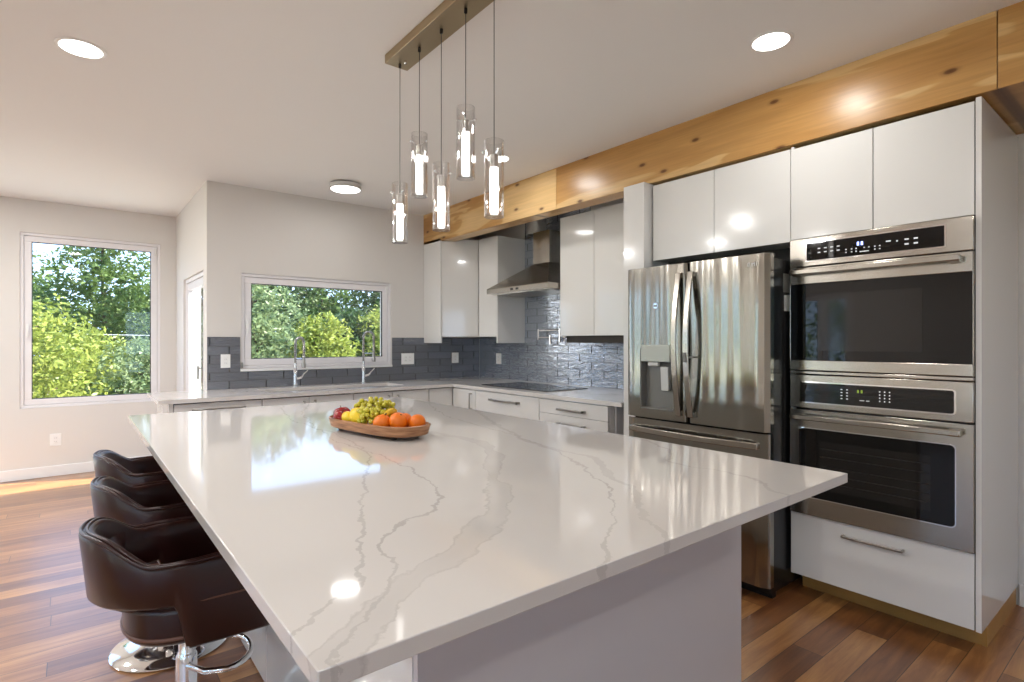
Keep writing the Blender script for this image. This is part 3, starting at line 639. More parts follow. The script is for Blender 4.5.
MB().box(FX+0.20, FX+0.30, 1.3835, 1.3855, 1.60, 1.70).build('side_label', 'grey_plastic', fr)
MB().box(FX+0.21, FX+0.30, 1.3835, 1.3855, 1.50, 1.585).build('side_label', 'light_plastic', fr)

# ------------------------------------------------------------------ wall cabinets near hood
UX = 3.385; UZ0, UZ1 = 1.385, 2.415
uc = thing('wall_cabinet', 'white two-door wall cabinet between the range hood and the pillar panel', 'cabinet', (3.55, 3.1, 1.385))
MB().box(UX+0.024, XW-0.002, 2.46, 3.50, UZ0, UZ1).build('carcass', 'lacquer_white', uc)
MB().box(UX+0.03, UX+0.05, 2.5, 3.49, 1.325, UZ0).box(UX+0.03, XW-0.02, 3.48, 3.50, 1.325, UZ0).build('light_rail', 'carcass_dark', uc)
for y0, y1 in ((2.72, 3.118), (3.122, 3.522)): MB().box(UX-0.03, UX-0.008, y0, y1, UZ0, UZ1+0.005).build('door', 'lacquer_white', uc, bevel=0.0015)
MB().box(UX-0.028, UX+0.024, 2.456, 2.716, UZ0, UZ1+0.003).build('filler_panel', 'lacquer_white', uc, bevel=0.001)
MB().box(UX-0.008, XW-0.002, 3.502, 3.52, UZ0-0.0, UZ1).build('side_panel', 'lacquer_white', uc, bevel=0.001)

nc = thing('wall_cabinet', 'narrow white one-door wall cabinet just left of the range hood', 'cabinet', (3.55, 4.64, 1.32))
MB().box(UX+0.02, XW-0.002, 4.49, 4.80, UZ0, UZ1).build('carcass', 'lacquer_white', nc)
MB().box(UX-0.004, XW-0.002, 4.47, 4.489, 1.318, UZ1).build('side_panel', 'lacquer_white', nc, bevel=0.001)
MB().box(UX-0.004, UX+0.018, 4.491, 4.80, UZ0, UZ1).build('door', 'lacquer_white', nc, bevel=0.0015)
cc = thing('corner_wall_cabinet', 'white diagonal wall cabinet filling the corner above the dark backsplash', 'cabinet', (3.5, 5.05, 1.32))
MB().prism([(3.02, 4.985), (3.395, 4.835), (XW-0.002, 4.835), (XW-0.002, YW-0.002), (3.02, YW-0.002)], UZ0, UZ1).build('carcass', 'lacquer_white', cc)
MB().box(3.0, 3.019, 4.955, YW-0.002, 1.318, UZ1).build('side_panel', 'lacquer_white', cc, bevel=0.001)
MB().prism([(3.021, 4.960), (3.383, 4.812), (3.391, 4.831), (3.029, 4.979)], UZ0, UZ1).build('door', 'lacquer_white', cc, bevel=0.001)

# ------------------------------------------------------------------ range hood
hd = thing('range_hood', 'stainless chimney range hood above the black cooktop', 'range hood', (3.5, 3.96, 1.80))
HY0, HY1, HX = 3.535, 4.44, 3.22
hb = MB().box(HX, XW-0.03, HY0, HY1, 1.803, 1.853).build('front_band', 'steel', hd, bevel=0.003)
for y in (3.96, 4.04): MB().box(HX-0.001, HX+0.002, y-0.02, y+0.02, 1.818, 1.838).build('control_button', 'appliance_black', hb)
CY0, CY1, CX = 3.80, 4.03, 3.48
vs = [(HX, HY0, 1.853), (HX, HY1, 1.853), (XW-0.03, HY1, 1.853), (XW-0.03, HY0, 1.853), (CX, CY0, 2.08), (CX, CY1, 2.08), (XW-0.03, CY1, 2.08), (XW-0.03, CY0, 2.08)]
MB().add(vs, [(0, 1, 5, 4), (1, 2, 6, 5), (2, 3, 7, 6), (3, 0, 4, 7), (0, 3, 2, 1), (4, 5, 6, 7)]).build('canopy', 'steel', hd, bevel=0.002)
MB().box(CX, XW-0.03, CY0, CY1, 2.08, 2.385).build('chimney', 'steel_vertical', hd, bevel=0.002)
MB().lathe([(0.10, 2.385), (0.10, 2.5), (0.102, 2.505), (0.10, 2.51), (0.10, 2.712)], 3.58, 4.10, 0, 28).build('duct', 'galvanised', hd, smooth=True)
for k in range(3): box(HX+0.05, XW-0.06, HY0+0.03+k*0.285, HY0+0.30+k*0.285, 1.795, 1.804).build('filter', 'brushed_nickel', hd, bevel=0.002)
for y in (3.70, 4.28): MB().lathe([(0.0, 0), (0.03, 0), (0.03, -0.008), (0.0, -0.008)], HX+0.075, y, 1.8005, 20).build('hood_lamp', 'light_plastic', hd)

# ------------------------------------------------------------------ backsplash
zt = 1.375; zb = 0.921
m_ = MB().box(XS+0.002, W2[0]-0.012, YW-0.011, YW-0.001, zb, zt).box(W2[0]-0.012, W2[1]+0.01, YW-0.011, YW-0.001, zb, W2[2]-0.024).box(W2[1]+0.01, XW-0.012, YW-0.011, YW-0.001, zb, zt)
tag(m_.build('backsplash', 'tile_x'), 'dark grey tiled backsplash on the wall around the kitchen window', 'backsplash')
m_ = MB().box(XW-0.011, XW-0.001, 2.455, YW-0.012, zb, 1.384).box(XW-0.011, XW-0.001, 3.526, 4.466, 1.384, 2.70)
tag(m_.build('backsplash', 'tile_y_lit'), 'glossy rippled grey tiled backsplash behind the cooktop', 'backsplash')

# ------------------------------------------------------------------ perimeter counter (L) with sink cutout
CT = 0.92
ct = MB()
SX0, SX1, SY0, SY1 = 1.25, 2.48, 4.76, 5.12
yf, yb = 4.575, YW-0.001
for (x0, x1, y0, y1) in ((0.47, SX0, yf, yb), (SX1, XW-0.001, yf, yb), (SX0, SX1, yf, SY0), (SX0, SX1, SY1, yb), (2.91, XW-0.001, 2.456, yf)):
    ct.box(x0, x1, y0, y1, CT-0.03, CT)
ctr = MB()
ctp = ct.build('kitchen_countertop', 'quartz', bevel=0); tag(ctp, 'L-shaped white quartz worktop running under the window and under the hood', 'countertop')
sk = thing('kitchen_sink', 'long undermount steel sink set in the worktop below the window', 'sink', ((SX0+SX1)/2, (SY0+SY1)/2, 0.7))
MB().box(SX0, SX1, SY0, SY1, 0.70, 0.705).box(SX0-0.012, SX0, SY0-0.012, SY1+0.012, 0.70, CT-0.031).box(SX1, SX1+0.012, SY0-0.012, SY1+0.012, 0.70, CT-0.031).box(SX0, SX1, SY0-0.012, SY0, 0.70, CT-0.031).box(SX0, SX1, SY1, SY1+0.012, 0.70, CT-0.031).build('basin', 'steel', sk)
for x in (1.62, 2.13): MB().lathe([(0.045, 0), (0.045, 0.004), (0.03, 0.004), (0.028, 0.001), (0.0, 0.001)], x, 4.94, 0.705, 24).build('drain', 'chrome', sk)

def faucet(x, y, h, lab, dx):
    f = thing('kitchen_faucet', lab, 'faucet', (x, y, CT), 'spring-neck faucets at the long sink')
    MB().lathe([(0.0, 0), (0.028, 0), (0.028, 0.012), (0.02, 0.016), (0.018, 0.10), (0.016, 0.17), (0.012, 0.175), (0.012, 0.22), (0.0, 0.22)], x, y, CT, 20).build('base', 'chrome', f, smooth=True)
    n = 60; pts = []; R = 0.052
    top = CT+h-R
    for k in range(20): pts.append(Vector((x, y, CT+0.22+(top-CT-0.22)*k/20)))
    ux, uy = dx, -math.sqrt(1-dx*dx)
    for k in range(33):
        a = PI*k/32; pts.append(Vector((x+ux*R*(1-math.cos(a)), y+uy*R*(1-math.cos(a)), top+R*math.sin(a))))
    ex, ey = x+ux*2*R, y+uy*2*R
    for k in range(1, 14): pts.append(Vector((ex, ey, top-(h*0.32)*k/13)))
    MB().tube(pts, [0.0105+0.0022*((i % 2)*2-1) for i in range(len(pts))], 10).build('spring_neck', 'brushed_nickel', f)
    zb_ = top-h*0.32
    MB().lathe([(0.0, 0), (0.017, 0), (0.02, 0.03), (0.014, 0.05), (0.013, 0.095), (0.0, 0.095)], ex, ey, zb_-0.08, 18).build('spray_head', 'brushed_nickel', f, smooth=True)
    MB().tube([(x, y, zb_+0.0), (x+ux*0.05, y+uy*0.05, zb_), (ex, ey, zb_)], 0.006, 8).build('support_arm', 'chrome', f)
    MB().tube([(x+0.015, y-0.005, CT+0.075), (x+0.05, y-0.02, CT+0.085)], 0.011, 10).tube([(x+0.05, y-0.02, CT+0.085), (x+0.065, y-0.03, CT+0.115), (x+0.10, y-0.04, CT+0.15)], [0.009, 0.006, 0.005], 8).build('lever', 'chrome', f)
    return f
faucet(1.60, 5.20, 0.45, 'chrome spring-neck faucet at the left of the sink, standing before the window', 0.45)
faucet(2.26, 5.20, 0.51, 'taller chrome spring-neck faucet at the right of the sink near the window edge', 0.75)

ckt = MB().box(3.05, 3.545, 3.37, 4.29, CT, CT+0.006).build('cooktop', 'black_glass', bevel=0.001, origin=(3.3, 3.83, CT)); tag(ckt, 'flat black glass cooktop in the worktop below the range hood', 'cooktop')
bz = MB()
for (x, y, r) in ((3.17, 3.58, 0.08), (3.17, 4.08, 0.10), (3.42, 3.58, 0.07), (3.42, 4.08, 0.08)):
    bz = MB(); bz.lathe([(r, 0.0062), (r, 0.0066), (r-0.002, 0.0066), (r-0.002, 0.0062)], x, y, CT, 40)
    bz.build('burner_ring', 'grey_plastic', ckt, origin=(3.3, 3.83, CT))

# pot filler
pf = thing('pot_filler', 'chrome folding pot filler tap on the tiled wall below the hood', 'tap', (XW-0.011, 3.90, 1.36))
yp = 3.86
MB().lathe([(0.0, 0), (0.03, 0), (0.03, -0.008), (0.012, -0.012), (0.012, -0.06), (0.0, -0.06)], XW-0.011, yp, 1.36, 20, 'x').build('wall_flange', 'chrome', pf, smooth=True)
px = XW-0.075
MB().tube([(px, yp, 1.33), (px, yp, 1.46)], 0.012, 12).tube([(px, yp, 1.445), (px-0.005, 4.17, 1.445)], 0.008, 10).tube([(px-0.005, 4.17, 1.46), (px-0.005, 4.17, 1.35)], 0.011, 12).build('swing_arm', 'chrome', pf)
MB().tube([(px-0.005, 4.17, 1.375), (px-0.045, 3.95, 1.375)], 0.008, 10).tube([(px-0.045, 3.95, 1.40), (px-0.045, 3.95, 1.31)], 0.010, 12).build('spout', 'chrome', pf)
MB().tube([(px, yp, 1.47), (px-0.04, yp-0.01, 1.50)], 0.005, 8).tube([(px-0.045, 3.95, 1.40), (px-0.085, 3.94, 1.41)], 0.005, 8).build('lever', 'chrome', pf)

# ------------------------------------------------------------------ base cabinets, window run
YC = 4.605; ZT = 0.886
def base_run(name, lab, x0, x1, fronts, side=False):
    c = thing(name, lab, 'cabinet', ((x0+x1)/2, 4.97, 0))
    MB().box(x0+0.001, x1-0.001, YC+0.024, YW-0.014, 0.10, 0.655).box(x0+0.001, x0+0.018, YC+0.024, YW-0.014, 0.655, ZT).box(x1-0.018, x1-0.001, YC+0.024, YW-0.014, 0.655, ZT).build('carcass', 'lacquer_white', c)
    MB().box(x0+0.001, x1-0.001, YC+0.06, YC+0.08, 0.0, 0.10).build('plinth', 'carcass_dark', c)
    for (a, b, hside) in fronts:
        d = MB().box(a+0.0018, b-0.0018, YC, YC+0.022, 0.105, ZT-0.006).build('door', 'lacquer_white', c, bevel=0.0012)
        if hside:
            hx = b-0.045 if hside > 0 else a+0.045
            MB().box(hx-0.006, hx+0.006, YC-0.034, YC-0.023, 0.62, 0.85).box(hx-0.006, hx+0.006, YC-0.034, YC, 0.62, 0.631).box(hx-0.006, hx+0.006, YC-0.034, YC, 0.839, 0.85).build('handle', 'brushed_nickel', d, bevel=0.003)
    return c
dw = thing('dishwasher', 'panel-fronted dishwasher with a long pull at the left end of the worktop', 'dishwasher', (0.86, 4.97, 0))
MB().box(0.572, 1.158, YC+0.024, 5.22, 0.10, ZT).build('body', 'appliance_black', dw)
dwd = MB().box(0.568, 1.159, YC, YC+0.022, 0.105, ZT-0.006).build('door', 'lacquer_white', dw, bevel=0.0015); bar_pull_y(dwd, YC, 0.68, 1.04, 0.835)
ep = box(0.535, 0.563, YC-0.002, YW-0.02, 0.0, ZT+0.003).build('end_panel', 'lacquer_white', bevel=0.001, origin=(0.55, 4.97, 0)); tag(ep, 'white end panel closing the worktop run beside the dishwasher', 'panel')
base_run('sink_base_cabinet', 'white sink base cabinet with two doors right of the dishwasher', 1.161, 1.909, ((1.163, 1.528, 1), (1.528, 1.907, -1)))
base_run('base_cabinet', 'white two-door base cabinet under the right half of the sink', 1.909, 2.661, ((1.911, 2.283, 1), (2.283, 2.659, -1)))
base_run('corner_base_cabinet', 'plain white corner base cabinet between the sink run and hood run', 2.661, 2.925, ((2.663, 2.925, 0),))
# hood run
XC = 2.925
def run_cab(name, lab, y0, y1, fronts):
    c = thing(name, lab, 'cabinet', (3.3, (y0+y1)/2, 0))
    MB().box(XC+0.024, XW-0.014, y0+0.001, y1-0.001, 0.10, ZT).build('carcass', 'lacquer_white', c)
    MB().box(XC+0.06, XC+0.08, y0+0.001, y1-0.001, 0.0, 0.10).build('plinth', 'carcass_dark', c)
    for nm, z0, z1, hy in fronts:
        d = MB().box(XC, XC+0.022, y0+0.0018, y1-0.0018, z0+0.0015, z1-0.0015).build(nm, 'lacquer_white', c, bevel=0.0012)
        if nm == 'drawer': bar_pull(d, XC, hy[0], hy[1], z1-0.062, t=0.017, out=0.038)
        elif hy: MB().box(XC-0.034, XC-0.023, hy[0]-0.006, hy[0]+0.006, 0.70, 0.85).box(XC-0.034, XC, hy[0]-0.006, hy[0]+0.006, 0.70, 0.711).box(XC-0.034, XC, hy[0]-0.006, hy[0]+0.006, 0.839, 0.85).build('handle', 'brushed_nickel', d, bevel=0.003)
run_cab('base_cabinet', 'narrow white base cabinet with a vertical pull in the inner corner', 4.212, 4.60, (('door', 0.105, ZT-0.004, (4.27,)),))
run_cab('drawer_cabinet', 'wide white drawer cabinet beneath the black cooktop', 3.318, 4.208, (('drawer', 0.66, ZT-0.004, (3.56, 3.96)), ('drawer', 0.385, 0.66, (3.56, 3.96)), ('drawer', 0.105, 0.385, (3.56, 3.96))))
run_cab('drawer_cabinet', 'white drawer cabinet with stacked drawers right of the cooktop cabinet', 2.588, 3.314, (('drawer', 0.772, ZT-0.004, (2.80, 3.08)), ('drawer', 0.60, 0.772, (2.80, 3.08)), ('drawer', 0.36, 0.60, (2.80, 3.08)), ('drawer', 0.105, 0.36, (2.80, 3.08))))
fp = box(2.99, XW-0.014, 2.567, 2.584, 0.0, ZT).build('side_board', 'island_panel', bevel=0.001, origin=(3.3, 2.575, 0)); tag(fp, 'narrow greyish side board by the open gap left of the pillar panel', 'panel')

# ------------------------------------------------------------------ outlets
def outlet_plate(cx, cz, face, c, wdt, lab, gangs=1, kind='outlet', h=0.118):
    o = thing('wall_outlet', lab, 'outlet', (cx, c, cz) if face == 'y' else (c, cx, cz))
    def B(mb, a0, a1, d0, d1, z0, z1):
        if face == 'y': mb.box(cx+a0, cx+a1, c-d1, c-d0, cz+z0, cz+z1)
        else: mb.box(c-d1, c-d0, cx+a0, cx+a1, cz+z0, cz+z1)
        return mb
    B(MB(), -wdt/2, wdt/2, 0, 0.006, -h/2, h/2).build('cover_plate', 'outlet_white', o, bevel=0.002)
    for gidx in range(gangs):
        off = (gidx-(gangs-1)/2)*0.05
        r = B(MB(), off-0.017, off+0.017, 0.006, 0.009, -0.034, 0.034).build('receptacle', 'trim_white', o, bevel=0.001)
        sl = MB()
        for zz in (-0.017, 0.017):
            B(sl, off-0.007, off-0.005, 0.0088, 0.0094, zz-0.004, zz+0.004); B(sl, off+0.005, off+0.007, 0.0088, 0.0094, zz-0.004, zz+0.004)
        sl.build('slot', 'outlet_slot', r)
outlet_plate(1.038, 1.165, 'y', YW-0.011, 0.076, 'white outlet on dark tiles left of the kitchen window')
outlet_plate(2.80, 1.15, 'y', YW-0.011, 0.15, 'wide double outlet on dark tiles right of the kitchen window', 2)
outlet_plate(3.40, 1.15, 'y', YW-0.011, 0.09, 'single outlet on dark tiles beneath the corner wall cabinet')
outlet_plate(4.92, 1.142, 'x', XW-0.011, 0.09, 'outlet on the hood wall tiles near the corner')
outlet_plate(-0.135, 0.36, 'y', YF, 0.09, 'white outlet low on the far wall beneath the large window', h=0.12)

# ------------------------------------------------------------------ island
isl = thing('kitchen_island', 'large kitchen island with veined white quartz top and glossy white sides', 'kitchen island', (1.2, 2.3, 0))
IX0, IX1, IY0, IY1 = 0.246, 1.946, 0.708, 3.808
MB().box(IX0, IX1, IY0, IY1, 0.885, 0.915).build('island_top', 'island_quartz', isl, bevel=0.002)
BX, BXR, BY0, BY1 = 0.585, 1.935, 1.062, 3.72
MB().box(BX+0.02, BXR-0.02, BY0+0.022, BY1-0.02, 0.02, 0.883).build('carcass', 'lacquer_white', isl)
MB().box(BX, BXR, BY0, BY0+0.02, 0.0, 0.8845).build('end_panel', 'island_panel', isl, bevel=0.001)
MB().box(BX, BXR, BY1-0.02, BY1, 0.0, 0.8845).build('end_panel', 'island_panel', isl, bevel=0.001)
ys = [BY0+0.022, 1.66, 2.255, 2.85, 3.44, BY1-0.022]
for i in range(len(ys)-1):
    MB().box(BX, BX+0.018, ys[i]+0.0012, ys[i+1]-0.0012, 0.006, 0.8845).build('side_door', 'lacquer_white', isl, bevel=0.001)
    d = MB().box(BXR-0.018, BXR, ys[i]+0.0012, ys[i+1]-0.0012, 0.10, 0.8845).build('aisle_door', 'lacquer_white', isl, bevel=0.001)

# ------------------------------------------------------------------ bar stools
def make_stool():
    st = thing('bar_stool', '', 'bar stool', (0, 0, 0), 'brown leather bar stools along the island')
    MB().lathe([(0.0, 0.002), (0.225, 0.002), (0.23, 0.006), (0.222, 0.012), (0.15, 0.022), (0.06, 0.036), (0.032, 0.055), (0.0, 0.055)], 0, 0, 0, 48).build('base', 'chrome', st, smooth=True)
    MB().lathe([(0.032, 0.05), (0.032, 0.27), (0.027, 0.28), (0.024, 0.285), (0.024, 0.40), (0.0, 0.40)], 0, 0, 0, 24).build('column', 'chrome', st, smooth=True)
    pts = [(0.02, -0.02, 0.245)]
    for k in range(17):
        a = -PI/2+PI*k/16; pts.append((0.10+0.10*math.cos(a), 0.13*math.sin(a), 0.245))
    pts.append((0.02, 0.02, 0.245))
    MB().tube([(0, -0.03, 0.245), (0.04, -0.10, 0.245)]+pts[1:-1]+[(0.04, 0.10, 0.245), (0, 0.03, 0.245)], 0.010, 10).build('footrest', 'chrome', st, smooth='all')
    MB().tube([(0, 0.02, 0.385), (0.02, 0.12, 0.38), (0.03, 0.20, 0.372)], 0.005, 8).build('lever', 'chrome', st)
    # seat cushion: squashed superellipse disc
    def disc(cx, rx, ry, z0, z1, nm, m, par, pw=2.4, rad=0.03):
        prof = []
        for k in range(7): a = -PI/2+PI/2*k/6; prof.append((1-rad/rx+rad/rx*math.cos(a), z0+rad*0.9+rad*0.9*math.sin(a)))
        for k in range(7): a = PI/2*k/6; prof.append((1-rad/rx+rad/rx*math.cos(a), z1-rad*0.9+rad*0.9*math.sin(a)))
        prof = [(0.0, z0)]+prof+[(0.6, z1-0.002), (0.3, z1-0.006), (0.0, z1-0.008)]
        sg = 48; vs = []; fs = []
        for r, z in prof:
            r = max(r, 0.002)
            for k in range(sg):
                a = 2*PI*k/sg; ca, sa = math.cos(a), math.sin(a)
                vs.append((cx+rx*r*abs(ca)**(2/pw)*(1 if ca > 0 else -1), ry*r*abs(sa)**(2/pw)*(1 if sa > 0 else -1), z))
        for i in range(len(prof)-1):
            for k in range(sg): k2 = (k+1) % sg; fs.append((i*sg+k, i*sg+k2, (i+1)*sg+k2, (i+1)*sg+k))
        return MB().add(vs, fs).build(nm, m, par, smooth='all')
    seat = disc(0.02, 0.20, 0.205, 0.395, 0.525, 'seat', 'brown_leather', st)
    # piping round the seat edge
    pp = []
    for k in range(48):
        a = 2*PI*k/48; ca, sa = math.cos(a), math.sin(a); pp.append((0.02+0.192*abs(ca)**(2/2.4)*(1 if ca > 0 else -1)*1.035, 0.205*abs(sa)**(2/2.4)*(1 if sa > 0 else -1), 0.425))
    MB().tube(pp, 0.006, 8, closed=True).build('piping', 'leather_seam', seat, smooth='all')
    # wraparound shell: band round the back, full-height sides in front
    N_ = 120; ro = 0.245
    def path(t, off=0.0):
        """t 0..1 from front right arm round the back to front left arm"""
        L1 = 0.245; arc = PI*0.245; tot = 2*L1+arc; s = t*tot; r = ro-off
        if s < L1: return (L1-s-0.005, -r, 0, -1)
        if s > L1+arc: return (s-L1-arc-0.005, r, 0, 1)
        a = (s-L1)/0.245; return (-0.005-r*1.06*math.sin(a), -r*math.cos(a), -math.sin(a), -math.cos(a))
    def sm(a, b, x): x = max(0, min(1, (x-a)/(b-a))); return x*x*(3-2*x)
    vs = []; fs = []; K = 14; top = []; stitch = []
    for i in range(N_+1):
        t = i/N_; xo, yo, nx, ny = path(t)
        back = sm(0.16, -0.20, xo)
        zt_ = 0.668+0.085*sm(-0.11, -0.25, xo)
        zb_ = 0.40+0.14*sm(-0.03, -0.065, xo)
        th = 0.034+0.008*back
        ring = []
        lean = lambda z: 0.030*back*(z-0.5)/0.3
        for k in range(K):
            u = k/(K-1)
            ring.append((0.0, zb_+0.008+(zt_-0.016-zb_)*u))
        prof = [(0.0, zb_+0.010), (0.0, (zb_+zt_)/2), (0.0, zt_-0.012), (0.005, zt_-0.003), (0.012, zt_), (th-0.012, zt_), (th-0.004, zt_-0.004), (th, zt_-0.014), (th, (zb_+zt_)/2), (th, zb_+0.010), (th-0.008, zb_), (0.008, zb_)]
        for d, z in prof:
            x, y, _, _ = path(t, d-lean(z)); vs.append((x, y, z))
        x, y, _, _ = path(t, th*0.5-lean(zt_)); top.append((x, y, zt_+0.001, th))
        x, y, _, _ = path(t, -0.001-lean(zb_)); stitch.append((x, y, 0.545 if zb_ < 0.5 else zb_))
    P_ = 12
    for i in range(N_):
        for k in range(P_): k2 = (k+1) % P_; fs.append((i*P_+k, i*P_+k2, (i+1)*P_+k2, (i+1)*P_+k))
    fs += [tuple(range(P_)), tuple(N_*P_+k for k in range(P_-1, -1, -1))]
    sh = MB().add(vs, fs).build('backrest', 'brown_leather', st, smooth='all')
    for o_ in (0.007, -0.007): 
        q = []
        for i in range(N_+1):
            t = i/N_; x, y, nx, ny = path(t, 0.5*0.038-0.03*sm(0.16, -0.2, path(t)[0])+o_); q.append((x, y, top[i][2]))
        MB().tube(q, 0.0055, 8).build('piping', 'brown_leather', sh, smooth='all')
    for sgn in (0, 1):
        q = [s_ for s_ in stitch if s_[2] < 0.556 and s_[0] > -0.03 and (s_[1] > 0) == bool(sgn)]
        q = [(x, y*1.008, 0.543) for x, y, z in q]
        if len(q) > 2: MB().tube(q, 0.0032, 6).build('stitching', 'leather_seam', sh)
    # padded inner back
    vs = []; fs = []; nu, nv = 20, 10
    for i in range(nu+1):
        for j in range(nv+1):
            u = i/nu*2-1; v = j/nv*2-1; rr = min(1.0, (abs(u)**3+abs(v)**3)**(1/3)); a = PI/2+u*0.82
            bulge = 0.005+0.042*(1-rr**4)
            r = ro-0.036-bulge
            z = 0.60+v*0.085
            vs.append((-0.005-r*1.06*math.sin(a)+(-0.02*(z-0.5)/0.3), -r*math.cos(a), z))
    for i in range(nu):
        for j in range(nv): fs.append((i*(nv+1)+j, (i+1)*(nv+1)+j, (i+1)*(nv+1)+j+1, i*(nv+1)+j+1))
    pad = MB().add(vs, fs).build('back_pad', 'brown_leather', st, smooth='all')
    # seat sides joining arms to the seat
    MB().prism([(x, y) for x, y, _, _ in [path(i/40, 0.03) for i in range(0, 41)] if x > -0.02], 0.402, 0.44).build('seat_pan', 'brown_leather', st, bevel=0.006)
    return st
def copy_tree(o, parent=None):
    c = o.copy(); C.objects.link(c); c.parent = parent
    for ch in o.children: copy_tree(ch, c)
    return c
s0 = make_stool()
spots = ((0.303, 2.16, 0.0, 'brown leather bar stool nearest the camera, with its whole seat and chrome column showing'),
         (0.345, 2.85, 0.03, 'brown leather bar stool in the middle of the row along the island'),
         (0.37, 3.55, -0.03, 'brown leather bar stool farthest along the island, nearest the big window'))
for i, (x, y, a, lb) in enumerate(spots):
    o = s0 if i == 0 else copy_tree(s0)
    o.location = (x, y, 0); o.rotation_euler = (0, 0, a); o['label'] = lb

# ------------------------------------------------------------------ pendant lamps
pc = thing('linear_pendant_light', 'brushed metal ceiling bar carrying five hanging glass tube lamps over the island', 'pendant light', (1.23, 2.03, ZC))
MB().box(1.17, 1.29, 1.60, 2.445, 2.672, ZC-0.001).build('canopy', 'canopy_bronze', pc, bevel=0.002)
for y in (2.36, 1.68): MB().lathe([(0.0, -0.016), (0.006, -0.013), (0.008, -0.006), (0.006, 0.0)], 1.235, y, 2.672, 14).build('screw_cap', 'chrome', pc, smooth=True)
for i, (y, zb_) in enumerate(((2.405, 1.812), (2.215, 1.995), (2.025, 1.812), (1.838, 1.99), (1.648, 1.802))):
    x = 1.23; zt_ = zb_+0.285; R = 0.037
    MB().tube([(x, y, zt_-0.05), (x, y, 2.673)], 0.0016, 6).lathe([(0.007, 2.655), (0.007, 2.673)], x, y, 0, 10).build('wire', 'dark_wire', pc)
    sh = MB().lathe([(R, zb_), (R, zt_), (R-0.003, zt_), (R-0.003, zb_+0.012), (0.012, zb_+0.010), (0.0, zb_+0.010)], x, y, 0, 32)
    sh.lathe([(R, zb_), (0.0, zb_)], x, y, 0, 32)
    gl = sh.build('glass_shade', 'lamp_glass', pc, smooth=True)
    MB().lathe([(0.0, zb_+0.012), (0.014, zb_+0.012), (0.016, zb_+0.02), (0.016, zb_+0.185), (0.0, zb_+0.187)], x, y, 0, 20).build('crystal_rod', 'crystal_rod', pc, smooth=True)
    MB().lathe([(0.0165, zb_+0.186), (0.0165, zb_+0.232), (0.010, zb_+0.236), (0.0, zb_+0.238)], x, y, 0, 20).build('socket', 'brushed_nickel', pc, smooth=True)
    pr = MB()
    for k in range(3):
        a = 2*PI*k/3+0.4+i*0.5
        ex, ey = x+math.cos(a)*(R+0.004), y+math.sin(a)*(R+0.004)
        pr.tube([(x, y, zb_+0.228), (x+math.cos(a)*0.02, y+math.sin(a)*0.02, zb_+0.236), (ex, ey, zb_+0.245)], 0.0028, 6)
        pr.ico((ex, ey, zb_+0.245), 0.0062, 2)
    pr.build('prong', 'chrome', pc)

# ------------------------------------------------------------------ ceiling lamps
def downlight(x, y, lab, r=0.092, watts=DOWN_W):
    d = thing('recessed_ceiling_light', lab, 'ceiling light', (x, y, ZC), 'recessed ceiling lights')
    MB().lathe([(r-0.014, -0.004), (r, -0.003), (r+0.003, 0.0), (r-0.014, 0.0), (r-0.014, -0.004)], x, y, ZC-0.001, 40).build('trim_ring', 'trim_white', d, smooth=True)
    MB().lathe([(0.0, -0.003), (r-0.014, -0.003), (r-0.014, -0.001), (0.0, -0.001)], x, y, ZC-0.001, 40).build('lens', 'lens', d)
    L_ = bpy.data.lights.new('lamp', 'AREA'); L_.shape = 'DISK'; L_.size = 2*(r-0.015); L_.energy = watts; L_.color = LAMP_COL
    lo = bpy.data.objects.new('lamp', L_); C.objects.link(lo); lo.parent = d; lo.location = (0, 0, -0.008)
downlight(0.03, 3.28, 'recessed round ceiling light at upper left above the bar stools', 0.097, 14.0)
downlight(2.50, 1.23, 'recessed round ceiling light in front of the beam above the ovens')
downlight(2.50, 3.30, 'recessed round ceiling light hidden behind pendant lamps near the range hood')
for x, y in ((0.03, 1.0), (-2.0, 3.28), (-2.0, 1.0), (0.03, -1.3), (-2.0, -1.3), (2.5, -1.0), (-0.9, 5.6), (-2.6, 5.6), (-1.0, 4.2)):  # out-of-view lamps added as extra light for floor and walls
    downlight(x, y, 'unseen recessed ceiling light added to brighten the room', 0.092, 20.0 if x < 1 and y > 2 else (9.0 if x < 1 else DOWN_W))
fm_ = thing('flush_ceiling_light', 'small round flush-mounted ceiling light before the window wall', 'ceiling light', (1.86, 4.66, ZC))
MB().lathe([(0.0, 0.0), (0.10, 0.0), (0.108, -0.004), (0.11, -0.012), (0.0, -0.012)], 1.86, 4.66, ZC-0.0005, 40).build('mounting_plate', 'brushed_nickel', fm_, smooth=True)
MB().lathe([(0.128, -0.012), (0.132, -0.016), (0.132, -0.048), (0.126, -0.053), (0.0, -0.053), ], 1.86, 4.66, ZC, 40).lathe([(0.0, -0.012), (0.128, -0.012)], 1.86, 4.66, ZC, 40).build('housing_ring', 'light_plastic', fm_, smooth=True)
MB().lathe([(0.0, -0.058), (0.118, -0.056), (0.122, -0.0535), (0.0, -0.0535)], 1.86, 4.66, ZC, 40).build('lens', 'lens', fm_)
L_ = bpy.data.lights.new('lamp', 'AREA'); L_.shape = 'DISK'; L_.size = 0.22; L_.energy = DOWN_W*0.25; L_.color = LAMP_COL
lo = bpy.data.objects.new('lamp', L_); C.objects.link(lo); lo.parent = fm_; lo.location = (0, 0, -0.062)

